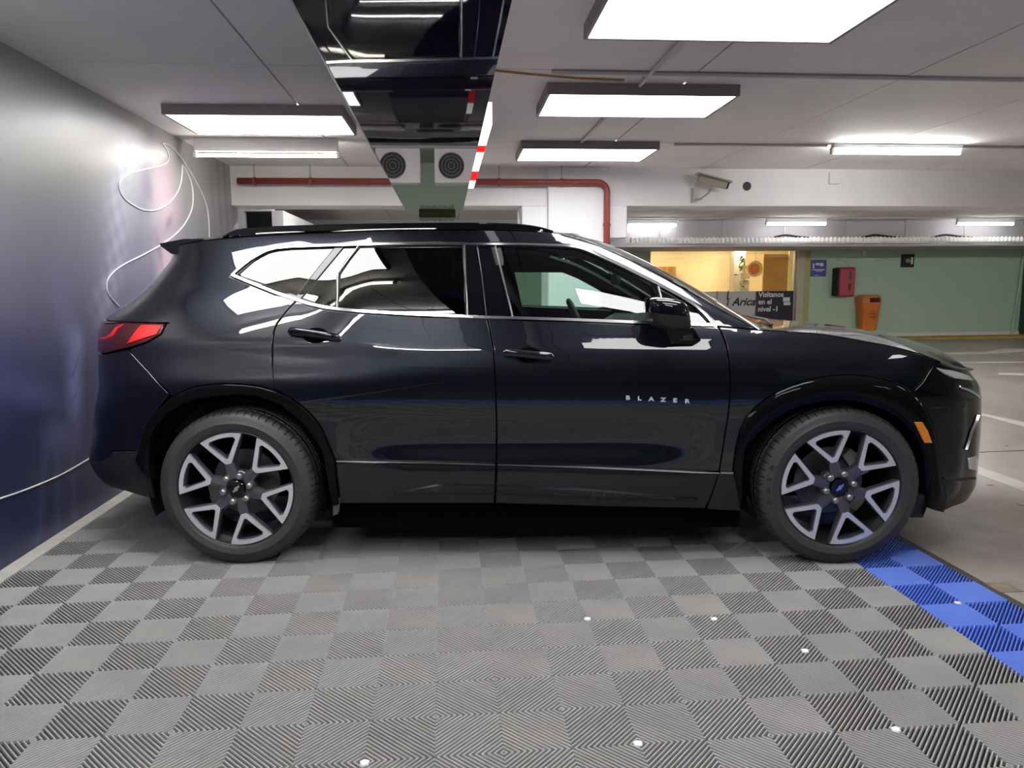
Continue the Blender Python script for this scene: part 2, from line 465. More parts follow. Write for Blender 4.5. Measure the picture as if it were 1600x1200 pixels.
# mural wall, dense grid carrying the printed image as vertex colours
def mural():
    NY, NZ = 330, 80
    y0, y1, z0, z1 = -5.9, 8.08, FZ, CZ
    # fine sampling where the camera sees the wall
    ys = np.concatenate([np.linspace(y0, 3.2, 25)[:-1], np.linspace(3.2, y1, NY - 24)])
    zs = np.linspace(z0, z1, 130)
    def ell(y, z, cy, cz, ry, rz, ang=0, s=1.0):
        dy, dz = y - cy, z - cz
        c, n = math.cos(ang), math.sin(ang)
        u, v = (dy * c + dz * n) / ry, (-dy * n + dz * c) / rz
        return np.clip(1.25 - np.sqrt(u * u + v * v) * s, 0, 1) ** 1.2
    Yg, Zg = np.meshgrid(ys, zs, indexing='ij')
    t = np.clip((Zg - 0.0) / 2.5, 0, 1)
    navy = np.array([0.035, 0.040, 0.115]); mid = np.array([0.17, 0.165, 0.26]); top = np.array([0.32, 0.32, 0.34])
    a = smoothstep(0.25, 0.62, t)[..., None]; b = smoothstep(0.5, 0.85, t)[..., None]
    col = navy * (1 - a) + mid * a
    col = col * (1 - b) + top * b
    def mixc(col, c, w): return col * (1 - w[..., None]) + np.array(c) * w[..., None]
    # curtain like streaks towards the far end
    w = np.clip(np.sin(Yg * 23 + 1.5 * np.sin(Yg * 5)) * .5 + .2, 0, 1) * smoothstep(6.9, 7.6, Yg) * smoothstep(1.5, 2.0, Zg)
    col = mixc(col, (0.13, 0.10, 0.16), w * .6)
    # portrait: pale pink face and neck seen side-on, hair strands to its left
    fac = np.maximum(ell(Yg, Zg, 6.08, 2.02, .36, .42, .15), ell(Yg, Zg, 6.0, 1.52, .26, .36, -.2))
    col = mixc(col, (0.62, 0.48, 0.56), fac * .85)
    w = ell(Yg, Zg, 5.72, 2.06, .10, .13, .5) + ell(Yg, Zg, 6.10, 1.84, .12, .05, .6) + ell(Yg, Zg, 5.85, 1.62, .06, .16, .3)
    col = mixc(col, (0.24, 0.17, 0.26), np.clip(w, 0, 1) * .75)
    yc = 5.0 + (Zg - 1.40) * .44 + .04 * np.sin(Zg * 9)
    line = np.exp(-((Yg - yc) / .16) ** 2) * smoothstep(.95, 1.4, Zg) * smoothstep(2.46, 2.2, Zg)
    streak = .6 + .4 * np.sin((Yg - yc) * 34 + 2.2 * np.sin(Zg * 5)) * np.sin(Zg * 31 + Yg * 9)
    col = mixc(col, (0.50, 0.50, 0.66), line * streak * .65)
    w = np.exp(-((Yg - 5.45 - (Zg - 1.5) * .4) / .13) ** 2) * smoothstep(1.0, 1.5, Zg); col = mixc(col, (0.20, 0.19, 0.25), w * .6)
    # dark blue cloth with folds low down, an arm and a hand
    w = ell(Yg, Zg, 3.72, .33, .45, .48, .1); col = mixc(col, (0.020, 0.024, 0.080), w * .85)
    w = ell(Yg, Zg, 3.9, .84, .5, .10, -.35); col = mixc(col, (0.10, 0.105, 0.28), w * .7)
    w = ell(Yg, Zg, 4.42, .78, .11, .36, -.12); col = mixc(col, (0.19, 0.19, 0.43), w * .9)
    w = ell(Yg, Zg, 4.50, 1.02, .09, .12, 0); col = mixc(col, (0.24, 0.24, 0.48), w * .8)
    w = ell(Yg, Zg, 4.22, .52, .22, .10, -.3); col = mixc(col, (0.12, 0.12, 0.30), w * .85)
    for dz_, wd in ((.93, .012), (.80, .010), (.66, .012)):
        w = np.exp(-((Zg - dz_ - .1 * np.sin(Yg * 14)) / wd) ** 2) * np.exp(-((Yg - 4.42) / .10) ** 2); col = mixc(col, (0.06, 0.06, 0.16), w * .8)
    for yy_, sl in ((4.0, .35), (4.15, .15), (4.32, .1), (3.35, .2)):
        w = np.exp(-((Yg - (yy_ + (Zg - .3) * sl)) / .035) ** 2) * smoothstep(.75, .45, Zg); col = mixc(col, (0.085, 0.09, 0.22), w * .5)
    w = np.exp(-((Yg - 4.42 - .10 * np.sin(Zg * 3)) / .10) ** 2) * smoothstep(.95, 1.05, Zg) * smoothstep(1.75, 1.3, Zg); col = mixc(col, (0.19, 0.19, 0.38), w * .5)
    w = np.exp(-((Yg - 3.75) / .35) ** 2) * np.exp(-((Zg - .95) / .18) ** 2); col = mixc(col, (0.055, 0.055, 0.17), w * .6)
    # sheet joints
    n1, n2 = len(ys), len(zs)
    verts = np.stack([np.full_like(Yg, XW), Yg, Zg], -1).reshape(-1, 3)
    faces = [(i * n2 + k, i * n2 + k + 1, (i + 1) * n2 + k + 1, (i + 1) * n2 + k) for i in range(n1 - 1) for k in range(n2 - 1)]
    nb = len(verts)
    verts = np.vstack([verts, [(XW, y0, z0), (XW, y1, z0), (XW, y1, z1), (XW, y0, z1), (XW - .12, y0, z0), (XW - .12, y1, z0), (XW - .12, y1, z1), (XW - .12, y0, z1)]])
    faces += [(nb + 1, nb + 5, nb + 6, nb + 2), (nb + 4, nb + 7, nb + 6, nb + 5), (nb, nb + 3, nb + 7, nb + 4), (nb + 3, nb + 2, nb + 6, nb + 7), (nb, nb + 4, nb + 5, nb + 1)]
    m = bpy.data.materials.new('printed_mural')
    m.use_nodes = True
    nt = m.node_tree
    bs = nt.nodes['Principled BSDF']
    bs.inputs['Roughness'].default_value = 0.42
    bs.inputs['Coat Weight'].default_value = 0.15
    bs.inputs['Coat Roughness'].default_value = 0.28
    at = nt.nodes.new('ShaderNodeAttribute'); at.attribute_name = 'print'
    nt.links.new(at.outputs['Color'], bs.inputs['Base Color'])
    n = nt.nodes.new('ShaderNodeTexNoise'); n.inputs['Scale'].default_value = 2.5
    tc = nt.nodes.new('ShaderNodeTexCoord'); bp = nt.nodes.new('ShaderNodeBump'); bp.inputs['Strength'].default_value = .25; bp.inputs['Distance'].default_value = .02
    nt.links.new(tc.outputs['Object'], n.inputs['Vector']); nt.links.new(n.outputs['Fac'], bp.inputs['Height']); nt.links.new(bp.outputs[0], bs.inputs['Normal'])
    o = link('wall_left', verts, faces, m)
    ca = o.data.color_attributes.new('print', 'FLOAT_COLOR', 'POINT')
    arr = np.ones((len(verts), 4)); arr[:nb, :3] = col.reshape(-1, 3); arr[nb:, :3] = .3
    ca.data.foreach_set('color', arr.reshape(-1))
    return tag(o, kind='structure')
wall_left = mural()

def smooth_path(pts, n=6):
    P = [np.array(p, float) for p in pts]
    out = []
    for i in range(len(P) - 1):
        p0, p1, p2, p3 = P[max(i - 1, 0)], P[i], P[i + 1], P[min(i + 2, len(P) - 1)]
        for k in range(n):
            t = k / n
            out.append(.5 * ((2 * p1) + (-p0 + p2) * t + (2 * p0 - 5 * p1 + 4 * p2 - p3) * t * t + (-p0 + 3 * p1 - 3 * p2 + p3) * t ** 3))
    out.append(P[-1])
    return out

def wall_curve(pts, r=0.0055):
    pp = [atX(x, y, XW + 0.004) for x, y in smooth_path(pts)]
    MB().tube(pp, r, 6).build('printed_line', M['printw'], wall_left, smooth=True)
c4 = lambda L: [(x / 4, 200 + y / 4) for x, y in L]
wall_curve(c4([(1015, 95), (1045, 140), (1055, 190), (1020, 230), (900, 260), (800, 290), (755, 325), (745, 370), (770, 430), (830, 480), (900, 512), (980, 512), (1050, 475), (1110, 400), (1135, 320), (1140, 230)]), .0045)
wall_curve(c4([(1140, 230), (1165, 270), (1195, 340), (1207, 430), (1195, 520), (1140, 620), (1040, 710), (900, 790), (780, 850), (700, 910), (668, 970), (680, 1040), (745, 1115)]), .0045)
wall_curve(c4([(1015, 95), (1060, 110), (1120, 170), (1190, 270), (1250, 380), (1290, 480), (1305, 580), (1308, 690)]), .004)
wall_curve([(0, 779), (30, 769), (56, 759), (80, 749), (101, 739), (137, 718), (160, 702)], .0045)

box('baseboard_left', XW + .001, -2.062, -5.9, 8.0, FZ, 0.004, M['kerb'], bevel=.003)['kind'] = 'structure'

# beam with column
YB = 7.87
tag(box('beam', XW - 1.6, 1.08, YB, YB + .42, 2.147, CZ, M['white']), kind='structure').name = 'wall_beam_left'
tag(box('wall_beam_right', 1.73, 15, YB, YB + .42, 2.147, CZ, M['white']), kind='structure')
mb = MB().box(1.08, 1.735, YB - .06, YB + .5, FZ, CZ)
mb.box(.806, 1.08, YB - .03, YB + .45, 1.80, 2.143).box(1.735, 1.93, YB - .03, YB + .45, 1.81, 2.143)
tag(mb.build('wall_column', M['cwhite'], bevel=.012), kind='structure')
# left partition behind the beam with a dark opening
mb = MB().box(-3.7, -2.33, 9.0, 9.12, FZ, CZ).box(-2.33, -2.0, 9.0, 9.12, 2.2, CZ).box(-2.33, -2.0, 9.0, 9.12, FZ, .9).box(-2.0, -1.87, 8.95, 16.4, FZ, 2.2)
tag(mb.build('wall_partition', M['white']), kind='structure')
tag(box('wall_recess', -2.4, -1.95, 9.3, 9.4, .5, 2.4, M['black']), kind='structure')
tag(box('wall_far_left', XW - 1.6, XW - 1.5, 7, 17, FZ, CZ, M['white']), kind='structure')
# far green wall with the shop window opening
YG = 16.4
mb = MB().box(XW - 1.6, 4.53, YG, YG + .12, FZ, CZ).box(8.0, 13.55, YG, YG + .12, FZ, CZ).box(4.53, 8.0, YG, YG + .12, 2.13, CZ).box(4.53, 8.0, YG, YG + .12, FZ, .35)
tag(mb.build('wall_back', M['green']), kind='structure')
box('baseboard_back', 8.0, 13.55, YG - .03, YG, FZ, .11, M['white'])['kind'] = 'structure'
box('trim_1', 7.5, 15, YG - .55, YG - .03, FZ, .035, M['yellow'])['kind'] = 'structure'
tag(box('wall_far_right', 14.6, 14.75, -6, 17, FZ, CZ, M['green']), kind='structure')
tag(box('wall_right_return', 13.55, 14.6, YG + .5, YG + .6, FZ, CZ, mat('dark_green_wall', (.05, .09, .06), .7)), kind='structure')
# wall behind the photographer: green dado over grey, with a blue kerb band
mb = MB().box(XW - 1.6, 15, -6.1, -6, FZ, .35, 0).box(XW - 1.6, 15, -6.1, -5.99, .35, .5, 1).box(XW - 1.6, 3.2, -6.1, -6, .5, 1.5, 2).box(XW - 1.6, 3.2, -6.1, -6, 1.5, CZ, 3).box(3.2, 15, -6.1, -6, .5, 1.25, 4).box(3.2, 15, -6.1, -6, 1.25, CZ, 5)
tag(mb.build('wall_behind', [mat('dado_grey', (.10, .10, .11), .6), mat('band_blue', (.05, .07, .35), .5), mat('dado_green', (.06, .12, .08), .6), mat('upper_grey', (.20, .20, .23), .6), mat('bright_green', (.22, .48, .32), .6), mat('bright_grey', (.60, .60, .64), .6)]), kind='structure')
# soffit over the far wall
tag(box('wall_soffit', XW - 1.6, 15, 14.3, YG, atY(1300, 385, 14.3)[2], atY(1300, 358, 14.3)[2] + .2, mat('soffit_grey', (.46, .45, .47), .6)), kind='structure')
mbs = MB().box(2.3, 15, YG - .25, YG, 2.13, 2.2)
tag(mbs.build('trim_2', mat('fascia', (.42, .38, .37), .6)), kind='structure')
# ------------------------------------------------------------------ ceiling lights
def light_panel(x0, x1, y0, y1, label, rz=0.0, z=2.47, m='panel'):
    cx, cy = (x0 + x1) / 2, (y0 + y1) / 2
    hx, hy = (x1 - x0) / 2, (y1 - y0) / 2
    t = empty('ceiling_light', (cx, cy, CZ), rz)
    tag(t, label, 'ceiling light', 'flat light panels under the ceiling')
    h = z - CZ
    w = .018
    mb = MB().box(-hx, hx, -hy, -hy + w, h, 0).box(-hx, hx, hy - w, hy, h, 0).box(-hx, -hx + w, -hy + w, hy - w, h, 0).box(hx - w, hx, -hy + w, hy - w, h, 0)
    mb.build('frame', M['pframe'], t)
    box('diffuser', -hx + w, hx - w, -hy + w, hy - w, h + .004, h + .02, M[m], t)
    return t

light_panel(.66, 1.86, 2.96, 3.58, 'largest flat white light panel, cut off by the top edge', -.013)
light_panel(.635, 1.825, 4.58, 5.20, 'white light panel with dark frame, second in the right-hand row', -.013)
light_panel(.665, 1.855, 6.40, 7.05, 'smallest flat light panel, farthest in the right-hand row', -.013)
light_panel(-1.85, -.66, 5.25, 5.92, 'flat white light panel beside the mural wall, left of the glossy soffit', -.013)
for i, (x0, y0, l_) in enumerate([(.66, 1.40, 'flat light panel right above the viewer'), (.52, -.4, 'flat light panel just behind the viewer'), (-1.85, 2.55, 'flat light panel above the near side of the car, beside the mural wall'), 
                                 (4.6, 1.6, 'added unseen fill panel over the open aisle, near right'), (4.6, -1.8, 'added unseen fill panel over the open aisle, behind right'), (8.2, 2.6, 'added unseen fill panel over the aisle, farther right'), (11.5, 3.0, 'added unseen fill panel near the far right wall')]):  # the aisle panels are unseen fill lights added to light the room
    light_panel(x0, x0 + 1.2, y0, y0 + .6, l_, m='panel2' if (x0, y0) in ((.52, -.4), (4.6, 1.6), (4.6, -1.8)) else 'panel')


def tube(x0, x1, y, z, label, m='tube', r=.014, bat=True, group='single fluorescent tubes'):
    t = empty('fluorescent_tube', ((x0 + x1) / 2, y, z))
    tag(t, label, 'tube light', group)
    h = (x1 - x0) / 2
    if bat:
        box('batten', -h, h, -.03, .03, .03, CZ - z, M['white'], t, bevel=.004)
        for s in (-1, 1):
            box('lamp_holder', s * h - .012, s * h + .012, -.018, .018, -.018, .03, M['conduit'], t)
    MB().tube([(-h + .012, 0, 0), (h - .012, 0, 0)], r, 10).build('tube', M[m], t, smooth=True)
    return t

tube(-2.02, -.87, 6.42, 2.40, 'bare fluorescent tube just beyond the left light panel', 'tubew', .013)
tube(3.42, 4.62, 6.44, 2.47, 'bare glowing tube on the ceiling at the upper right', 'tube', .02)
tube(-1.9, -.5, .75, 2.45, 'bare tube beside the mural wall, level with the viewer', 'tube', .02)
tube(-1.9, -.5, -.75, 2.45, 'bare tube beside the mural wall, farthest behind the viewer', 'tube', .02)
tube(-1.9, -.7, 2.22, 2.45, 'bare tube behind the viewer beside the mural wall', 'tubew', .02)
for k, (a, b) in enumerate([((980, 352), (1057, 352)), ((1197, 350), (1290, 350)), ((1495, 350), (1583, 350))]):
    p, q = atZ(*a, 2.42), atZ(*b, 2.42)
    lb = ['far fluorescent tube just right of the white column', 'far fluorescent tube above the shop window', 'far fluorescent tube above the green wall, right edge'][k]
    tube(p[0], q[0], p[1], 2.42, lb, 'tubefar', .024, group='far fluorescent tubes')
for k, x in enumerate((-1.4, 3.2, 6.0, 8.8, 11.6)):  # unseen fill tubes added to brighten the far green wall
    tube(x, x + 1.2, 8.85, 2.46, ['left end, above the far bay', 'right of the white column', 'above the shop aisle', 'above the far aisle', 'right end of the far aisle'][k] + ', unseen fill tube added behind the white beam', 'tubefill', .02, group='added fill tubes behind the beam')

# conduits on the ceiling
def conduit(name, pts, r, label, m='conduit', grp='painted conduits on the ceiling'):
    o = MB().tube(pts, r, 8).build(name, M[m], None, smooth=True)
    return tag(o, label, 'conduit', grp)
conduit('conduit', [(.62, 4.33, CZ - .012), (13.5, 4.33, CZ - .012)], .012, 'long thin painted conduit along the ceiling joint nearest the viewer')
conduit('conduit', [(2.0, 6.46, CZ - .012), (3.38, 6.46, CZ - .012)], .011, 'thin conduit along the ceiling joint running into the tube light')
conduit('conduit', [(4.66, 6.48, CZ - .012), (13.5, 6.48, CZ - .012)], .011, 'thin conduit right of the bare ceiling tube')
conduit('conduit', [(1.18, 3.6, CZ - .012), (1.20, 4.9, CZ - .012)], .012, 'short pipe linking the nearest two light panels')
conduit('conduit', [(1.17, 5.1, CZ - .012), (1.17, 6.4, CZ - .012)], .012, 'short pipe between the second and third light panels')
conduit('conduit', [(3.0, 13.7, CZ - .013), (13.5, 13.7, CZ - .013)], .012, 'conduit linking the far tubes', grp='far conduit')
pp = [atZ(x, y, CZ - .004) for x, y in [(773, 110), (830, 116), (900, 122), (975, 125)]]  # brown tube stands in for a stained crack in the ceiling
conduit('conduit', pp, .007, 'brown line standing in for a ceiling crack stain beside the glossy soffit', 'wood', 'brown crack line')

# hanging light box with black mirror-gloss underside
ZS = 1.95
t = empty('hanging_sign_box', (-.08, 3.4, ZS))
tag(t, 'long black mirror-gloss sign box hanging from the ceiling above the car', 'sign box')
box('gloss_underside', -.237, .234, -4.2, 3.16, 0, .012, M['mirror'], t)
mb = MB().box(-.234, .231, -4.19, 3.15, .012, CZ - ZS - .001)
mb.build('box_body', mat('box_body_dark', (.05, .05, .06), .5), t)
box('edge_trim', -.241, -.237, -4.2, 3.16, -.002, .02, M['satin'], t)
# lit red and white edge on the right side
segs = [(3.01, 3.47, 'w'), (3.47, 3.64, 'r'), (3.64, 4.25, 'w'), (4.25, 4.62, 'r'), (4.62, 5.0, 'w')]
for a, b, c in segs:
    box('lit_edge_segment', .236, .275, a - 3.4 + .003, b - 3.4 - .003, .015, .10, M['signw'] if c == 'w' else M['signr'], t)
mb = MB()
for k in range(26):
    x = -.13 + .0115 * k
    mb.box(x, x + .005, 3.17, 3.19, -.075 + .02 * R_.random(), .0)
mb.box(-.14, .175, 3.165, 3.195, -.035, .0)
mb.build('fringe', M['green2'], t)

# red pipe along the beam
zz = atY(700, 284, YB - .12)[2]
xr = atY(949, 300, YB - .12)[0]
t = empty('red_pipe', (0, YB - .11, zz))
tag(t, 'red painted fire pipe running along the beam and down the white column', 'pipe')
path = [(-2.05, 0, 0), (xr - .10, 0, 0)] + [(xr - .10 + .10 * math.sin(a), 0, -.10 + .10 * math.cos(a)) for a in [PI / 12 * k for k in range(1, 7)]] + [(xr, 0, -zz + FZ + .0)]
MB().tube(path, .034, 14).build('pipe_run', M['redpipe'], t, smooth=True)
for x in (-1.9, -1.35, -.5, .55, 1.2):
    MB().tube([(x, 0, 0), (x + .03, 0, 0)], .040, 14).build('pipe_clamp', M['redpipe'], t)
    MB().tube([(x + .015, 0, .03), (x + .015, 0, CZ - zz)], .005, 6).build('hanger_rod', M['grey'], t)
for z in (-.42,):
    MB().tube([(xr, 0, z), (xr, 0, z - .03)], .040, 14).build('pipe_clamp', M['redpipe'], t)

# security camera
b = atY(1083, 305, YB - .0)
t = empty('security_camera', (b[0], YB, b[2]))
tag(t, 'beige bullet security camera on an arm under the ceiling beam', 'camera')
S = 1 / 142.0
MB().tube([(0, -.012, .07), (0, -.012, -.08)], .022, 10).build('wall_plate', M['grey'], t)
MB().tube([(0, -.02, -.06), (.06, -.07, -.045), (.13, -.10, .01), (.16, -.11, .06)], .011, 8).build('arm', M['grey'], t, smooth=True)
body = MB()
a0, a1 = Vector((.02, -.10, .165)), Vector((.31, -.14, .085))
body.tube([a0, a1], .042, 12)
body.build('housing', mat('camera_beige', (.42, .38, .30), .4), t, smooth=False, bevel=.004)
MB().add([(-.0, -.155, .215), (.35, -.20, .125), (.35, -.09, .125), (-.0, -.045, .215), (-.0, -.160, .200), (.35, -.205, .105), (.35, -.085, .105), (-.0, -.04, .200)],
         [(0, 1, 2, 3), (7, 6, 5, 4), (0, 4, 5, 1), (1, 5, 6, 2), (2, 6, 7, 3), (3, 7, 4, 0)]).build('sun_shield', mat('camera_shield', (.33, .30, .24), .4), t)
MB().tube([a1, a1 + (a1 - a0).normalized() * .02], .034, 12).build('lens', M['black'], t)
MB().tube([(0, -.02, .07), (-.01, -.04, .11), (.01, -.08, .15)], .006, 6).build('cable', M['white'], t)
# round hole in the beam
c = atY(1167, 291, YB)
MB().tube([(c[0], YB - .003, c[2]), (c[0], YB + .01, c[2])], .048, 12).build('pipe_hole', M['black'], bpy.data.objects['wall_beam_right'])
c = atY(1302, 279, YB)
o = box('junction_box', c[0] - .06, c[0] + .06, YB - .04, YB, c[2] - .06, c[2] + .06, M['white'], bevel=.006)
tag(o, 'small white junction box on the beam below the bare tube', 'junction box')

# cable tray with silvery wavy duct on the far soffit
p0, p1 = atY(982, 374, 14.18), atY(1600, 374, 14.18)
t = empty('cable_tray', ((p0[0] + 14) / 2, 14.18, p0[2]))
tag(t, 'long silvery cable tray with rippled edge above the shop window', 'cable tray')
L = (14 - p0[0]) / 2
box('tray_floor', -L, L, -.08, .08, -.085, -.075, M['galv'], t)
n = int(2 * L / .11)
mb = MB()
for k in range(int(2 * L / .085)):
    x = -L + .085 * k
    h = .03 + .012 * R_.random()
    mb.add([(x, -.09, -.07), (x + .03, -.13, -.06), (x + .06, -.09, -.07), (x, -.085, h - .02), (x + .03, -.115, h), (x + .06, -.085, h - .02), (x + .085, -.085, -.07), (x + .085, -.085, h - .02)],
           [(0, 1, 4, 3), (1, 2, 5, 4), (3, 4, 5), (2, 6, 7, 5), (0, 2, 1)])
mb.build('ripple_duct', M['galv'], t)['kind'] = 'stuff'
for k in range(9):
    x = -L + .6 + 1.25 * k
    box('hanger', x, x + .02, -.01, .01, -.07, CZ - p0[2], M['grey'], t)
for x0, w in ((1240, 90), (1380, 60), (1490, 80)):
    q = atY(x0, 369, 14.18)
    MB().tube(smooth_path([(q[0] - t.location.x - .5, 0, 0), (q[0] - t.location.x - .2, 0, .07), (q[0] - t.location.x + .1, 0, .04), (q[0] - t.location.x + .5, 0, 0)]), .022, 6).build('loose_cable', M['black'], t, smooth=True)

# things on the green wall
def W(x, y): return atY(x, y, YG)
a, b = W(1266, 406), W(1290, 432)
t = empty('wall_notice', ((a[0] + b[0]) / 2, YG - .01, (a[2] + b[2]) / 2))
tag(t, 'small blue notice with white pictograms on the green wall', 'sign')
hw, hh = (b[0] - a[0]) / 2, (a[2] - b[2]) / 2
box('plate', -hw, hw, -.008, .008, -hh, hh, M['blueplate'], t, bevel=.003)
mb = MB()
for (u, v, w_, h_) in [(-.62, .42, .10, .14), (-.6, .12, .10, .12), (-.1, .48, .24, .14), (.4, .42, .2, .2), (0, -.18, .8, .05), (.1, -.34, .4, .04), (-.2, -.85, .3, .03)]:
    mb.box(u * hw - w_ * hw, u * hw + w_ * hw, -.0105, -.008, v * hh - h_ * hh, v * hh + h_ * hh)
mb.build('pictograms', M['signtext'], t)

a, b = W(1303, 418), W(1325, 463)
t = empty('extinguisher_cabinet', ((a[0] + b[0]) / 2, YG - .14, b[2]))
tag(t, 'tall red fire extinguisher cabinet on the green wall', 'fire cabinet')
hw, h = (b[0] - a[0]) / 2, a[2] - b[2]
box('cabinet_body', -hw, hw, -.12, .139, 0, h, M['redbox'], t, bevel=.03)
box('door', -hw + .01, hw - .01, -.145, -.121, .03, h - .03, mat('red_door', (.50, .05, .085), .35), t, bevel=.012)
box('handle_recess', .02, .08, -.149, -.1455, .14, .30, mat('dark_red_recess', (.14, .01, .015), .5), t)
box('door_mark', .03, .09, -.149, -.1455, h - .28, h - .10, mat('dark_red_mark', (.16, .02, .03), .5), t)
box('side_edge', -hw - .03, -hw - .001, -.10, .139, .02, h - .02, M['black'], t)

a, b = W(1332, 461), W(1365, 510)
t = empty('litter_bin', ((a[0] + b[0]) / 2, YG - .19, .20))
tag(t, 'orange plastic litter bin with hooded opening mounted below the green wall', 'litter bin')
H = a[2] - .20
def binring(w, d, z, k=7, r=.05):
    out = []
    for cx, cy, a0 in ((w - r, d - r, 0), (-w + r, d - r, 90), (-w + r, -d + r, 180), (w - r, -d + r, 270)):
        for i in range(k):
            an = math.radians(a0 + 90 * i / (k - 1))
            out.append((cx + r * math.cos(an), cy + r * math.sin(an), z))
    return out
def loft(rings, name, m, parent, cap=True, smooth=40):
    n = len(rings[0]); mb = MB()
    vs = [v for r in rings for v in r]
    fs = [(i * n + k, i * n + (k + 1) % n, (i + 1) * n + (k + 1) % n, (i + 1) * n + k) for i in range(len(rings) - 1) for k in range(n)]
    if cap: fs += [tuple(range(n))[::-1], tuple((len(rings) - 1) * n + k for k in range(n))]
    mb.add(vs, fs)
    return mb.build(name, m, parent, auto=smooth)
loft([binring(.17, .13, 0), binring(.215, .165, H - .19)], 'bin_body', M['orange'], t)
loft([binring(.235, .18, H - .19), binring(.235, .18, H - .06), binring(.19, .14, H)], 'hood', mat('orange_hood', (.70, .25, .06), .45), t)
box('opening', -.07, .17, -.187, -.176, H - .165, H - .06, mat('bin_opening', (.05, .004, .002), .7), t, bevel=.02)
lp = [(.04 + .09 * math.cos(k * PI / 12), -.166 + .0, H - .45 + .09 * math.sin(k * PI / 12)) for k in range(25)]
MB().tube(lp, .004, 5, caps=False).build('emblem_ring', mat('emblem', (.30, .07, .01), .5), t)
lp = [(.04 + .045 * math.cos(k * PI / 10), -.168, H - .46 + .045 * math.sin(k * PI / 10)) for k in range(-9, 9)]
MB().tube(lp, .010, 5).build('emblem_figure', bpy.data.materials['emblem'], t)
box('wall_bracket', -.06, .06, .150, .189, .1, H - .2, M['grey'], t)

a, b = W(1408, 399), W(1426, 416)
t = empty('fire_alarm', ((a[0] + b[0]) / 2, YG - .03, (a[2] + b[2]) / 2))
tag(t, 'square black alarm sounder high on the green wall', 'alarm')
hw = (b[0] - a[0]) / 2
box('housing', -hw, hw, -.02, .029, -hw, hw, M['black'], t, bevel=.008)
MB().tube([(-.02, -.05, 0), (-.02, -.02, 0)], .05, 16).build('bell', M['pframe'], t)
box('strobe', .06, .10, -.045, -.021, -.08, .08, M['white'], t)

a = W(1349, 396)
t = empty('junction_box', (a[0], YG - .03, a[2]))
tag(t, 'small white box with a cable on the green wall above the red cabinet', 'junction box')
box('box_shell', -.045, .035, -.02, .029, -.08, .06, M['white'], t, bevel=.01)
MB().tube([(-.005, 0, .06), (-.01, 0, .2), (-.005, 0, .28)], .008, 6).build('cable', M['grey'], t)
MB().tube([W(1306, 404) - np.array([0, .01, 0]), W(1322, 409) - np.array([0, .01, 0]), W(1326, 418) - np.array([0, .01, 0])], .006, 5).build('surface_cable', M['grey'], bpy.data.objects['wall_back'])
MB().tube([W(1365, 408) - np.array([0, .01, 0]), W(1383, 404) - np.array([0, .01, 0])], .006, 5).build('surface_cable', M['grey'], bpy.data.objects['wall_back'])
# pale jamb between shop window and wall, green cable channel at the right
tag(box('trim_3', 7.98, 8.14, YG - .10, YG, FZ, 2.13, mat('jamb_pale', (.55, .50, .38), .5)), kind='structure')
tag(box('trim_4', 8.14, 8.30, YG - .06, YG, FZ, 2.13, mat('jamb_yellowgreen', (.42, .42, .16), .5)), kind='structure')
o = MB().tube([(13.35, YG - .04, FZ), (13.45, YG - .04, 1.2), (13.5, YG - .04, 2.1)], .03, 6).build('drain_pipe', M['green'])
tag(o, 'thin green pipe running up the wall corner at the right edge', 'pipe')
o = MB().tube([(13.95, YG - .2, .0), (13.95, YG - .2, .32)], [.16, .1], 12).build('floor_stand', M['black'])
tag(o, 'dark object standing in the shaded corner at the right edge', 'stand')

# ------------------------------------------------------------------ shop behind the window
X0, X1 = 4.53, 8.0
w1 = tag(MB().box(X0, X0 + .05, YG - .02, YG + .08, .35, 2.13).box(X1 - .05, X1, YG - .02, YG + .08, .35, 2.13).box(X0, X1, YG - .02, YG + .08, 2.02, 2.13).box(X0, X1, YG - .02, YG + .08, .35, .42).box(6.14, 6.17, YG - .02, YG + .06, .42, 1.12).build('window_1', mat('shop_frame', (.5, .45, .40), .45)), kind='structure')
box('window_pane', X0 + .05, X1 - .05, YG + .03, YG + .036, .42, 2.02, M['shopglass'], w1)
zt = W(1183, 455)[2]
xs = W(1181, 470)[0]
fb = box('frosted_band', X0 + .06, xs, YG + .01, YG + .02, .42, zt, M['frost'], w1)
sg = empty('shop_sign', ((xs + X1 - .06) / 2 + .0, YG - .005, (zt + .42) / 2))
tag(sg, 'dark sign in the shop window reading Visitanos en el nivel -1', 'sign')
hw = (X1 - .06 - xs) / 2
box('sign_board', -hw, hw, -.012, .012, -(zt - .42) / 2, (zt - .42) / 2, M['ink'], sg)
def put_text(txt, size, x, z, y, m, parent, name='lettering', **k):
    v, f = text_mesh(txt, size, **k)
    return link(name, [(p[0] + x, y - p[2], p[1] + z) for p in v], f, M[m], parent)
put_text('Vis\u00edtanos\nen el\nnivel -1', .165, -hw + .05, .10, -.014, 'signtext', sg, align='LEFT', bold=.004)
mb = MB().box(hw - .24, hw - .08, -.016, -.013, .10, .20).box(hw - .22, hw - .06, -.016, -.013, .02, .09)
mb.build('sign_emblem', M['signtext'], sg)
a = W(1163, 472)
put_text('Arica', .25, a[0] - .02, a[2], YG + .004, 'ink', w1, shear=.35, align='CENTER', bold=.006)
a = W(1160, 493)
put_text('Parinacota', .15, a[0], a[2] - .02, YG + .004, 'ink', w1, shear=.35, align='CENTER')
a = W(1136, 468)
MB().tube([(a[0] + .03, YG + .005, a[2] + .2), (a[0], YG + .005, a[2]), (a[0] + .04, YG + .005, a[2] + .03), (a[0], YG + .005, a[2] - .2)], .012, 5).build('lettering', M['ink'], w1)
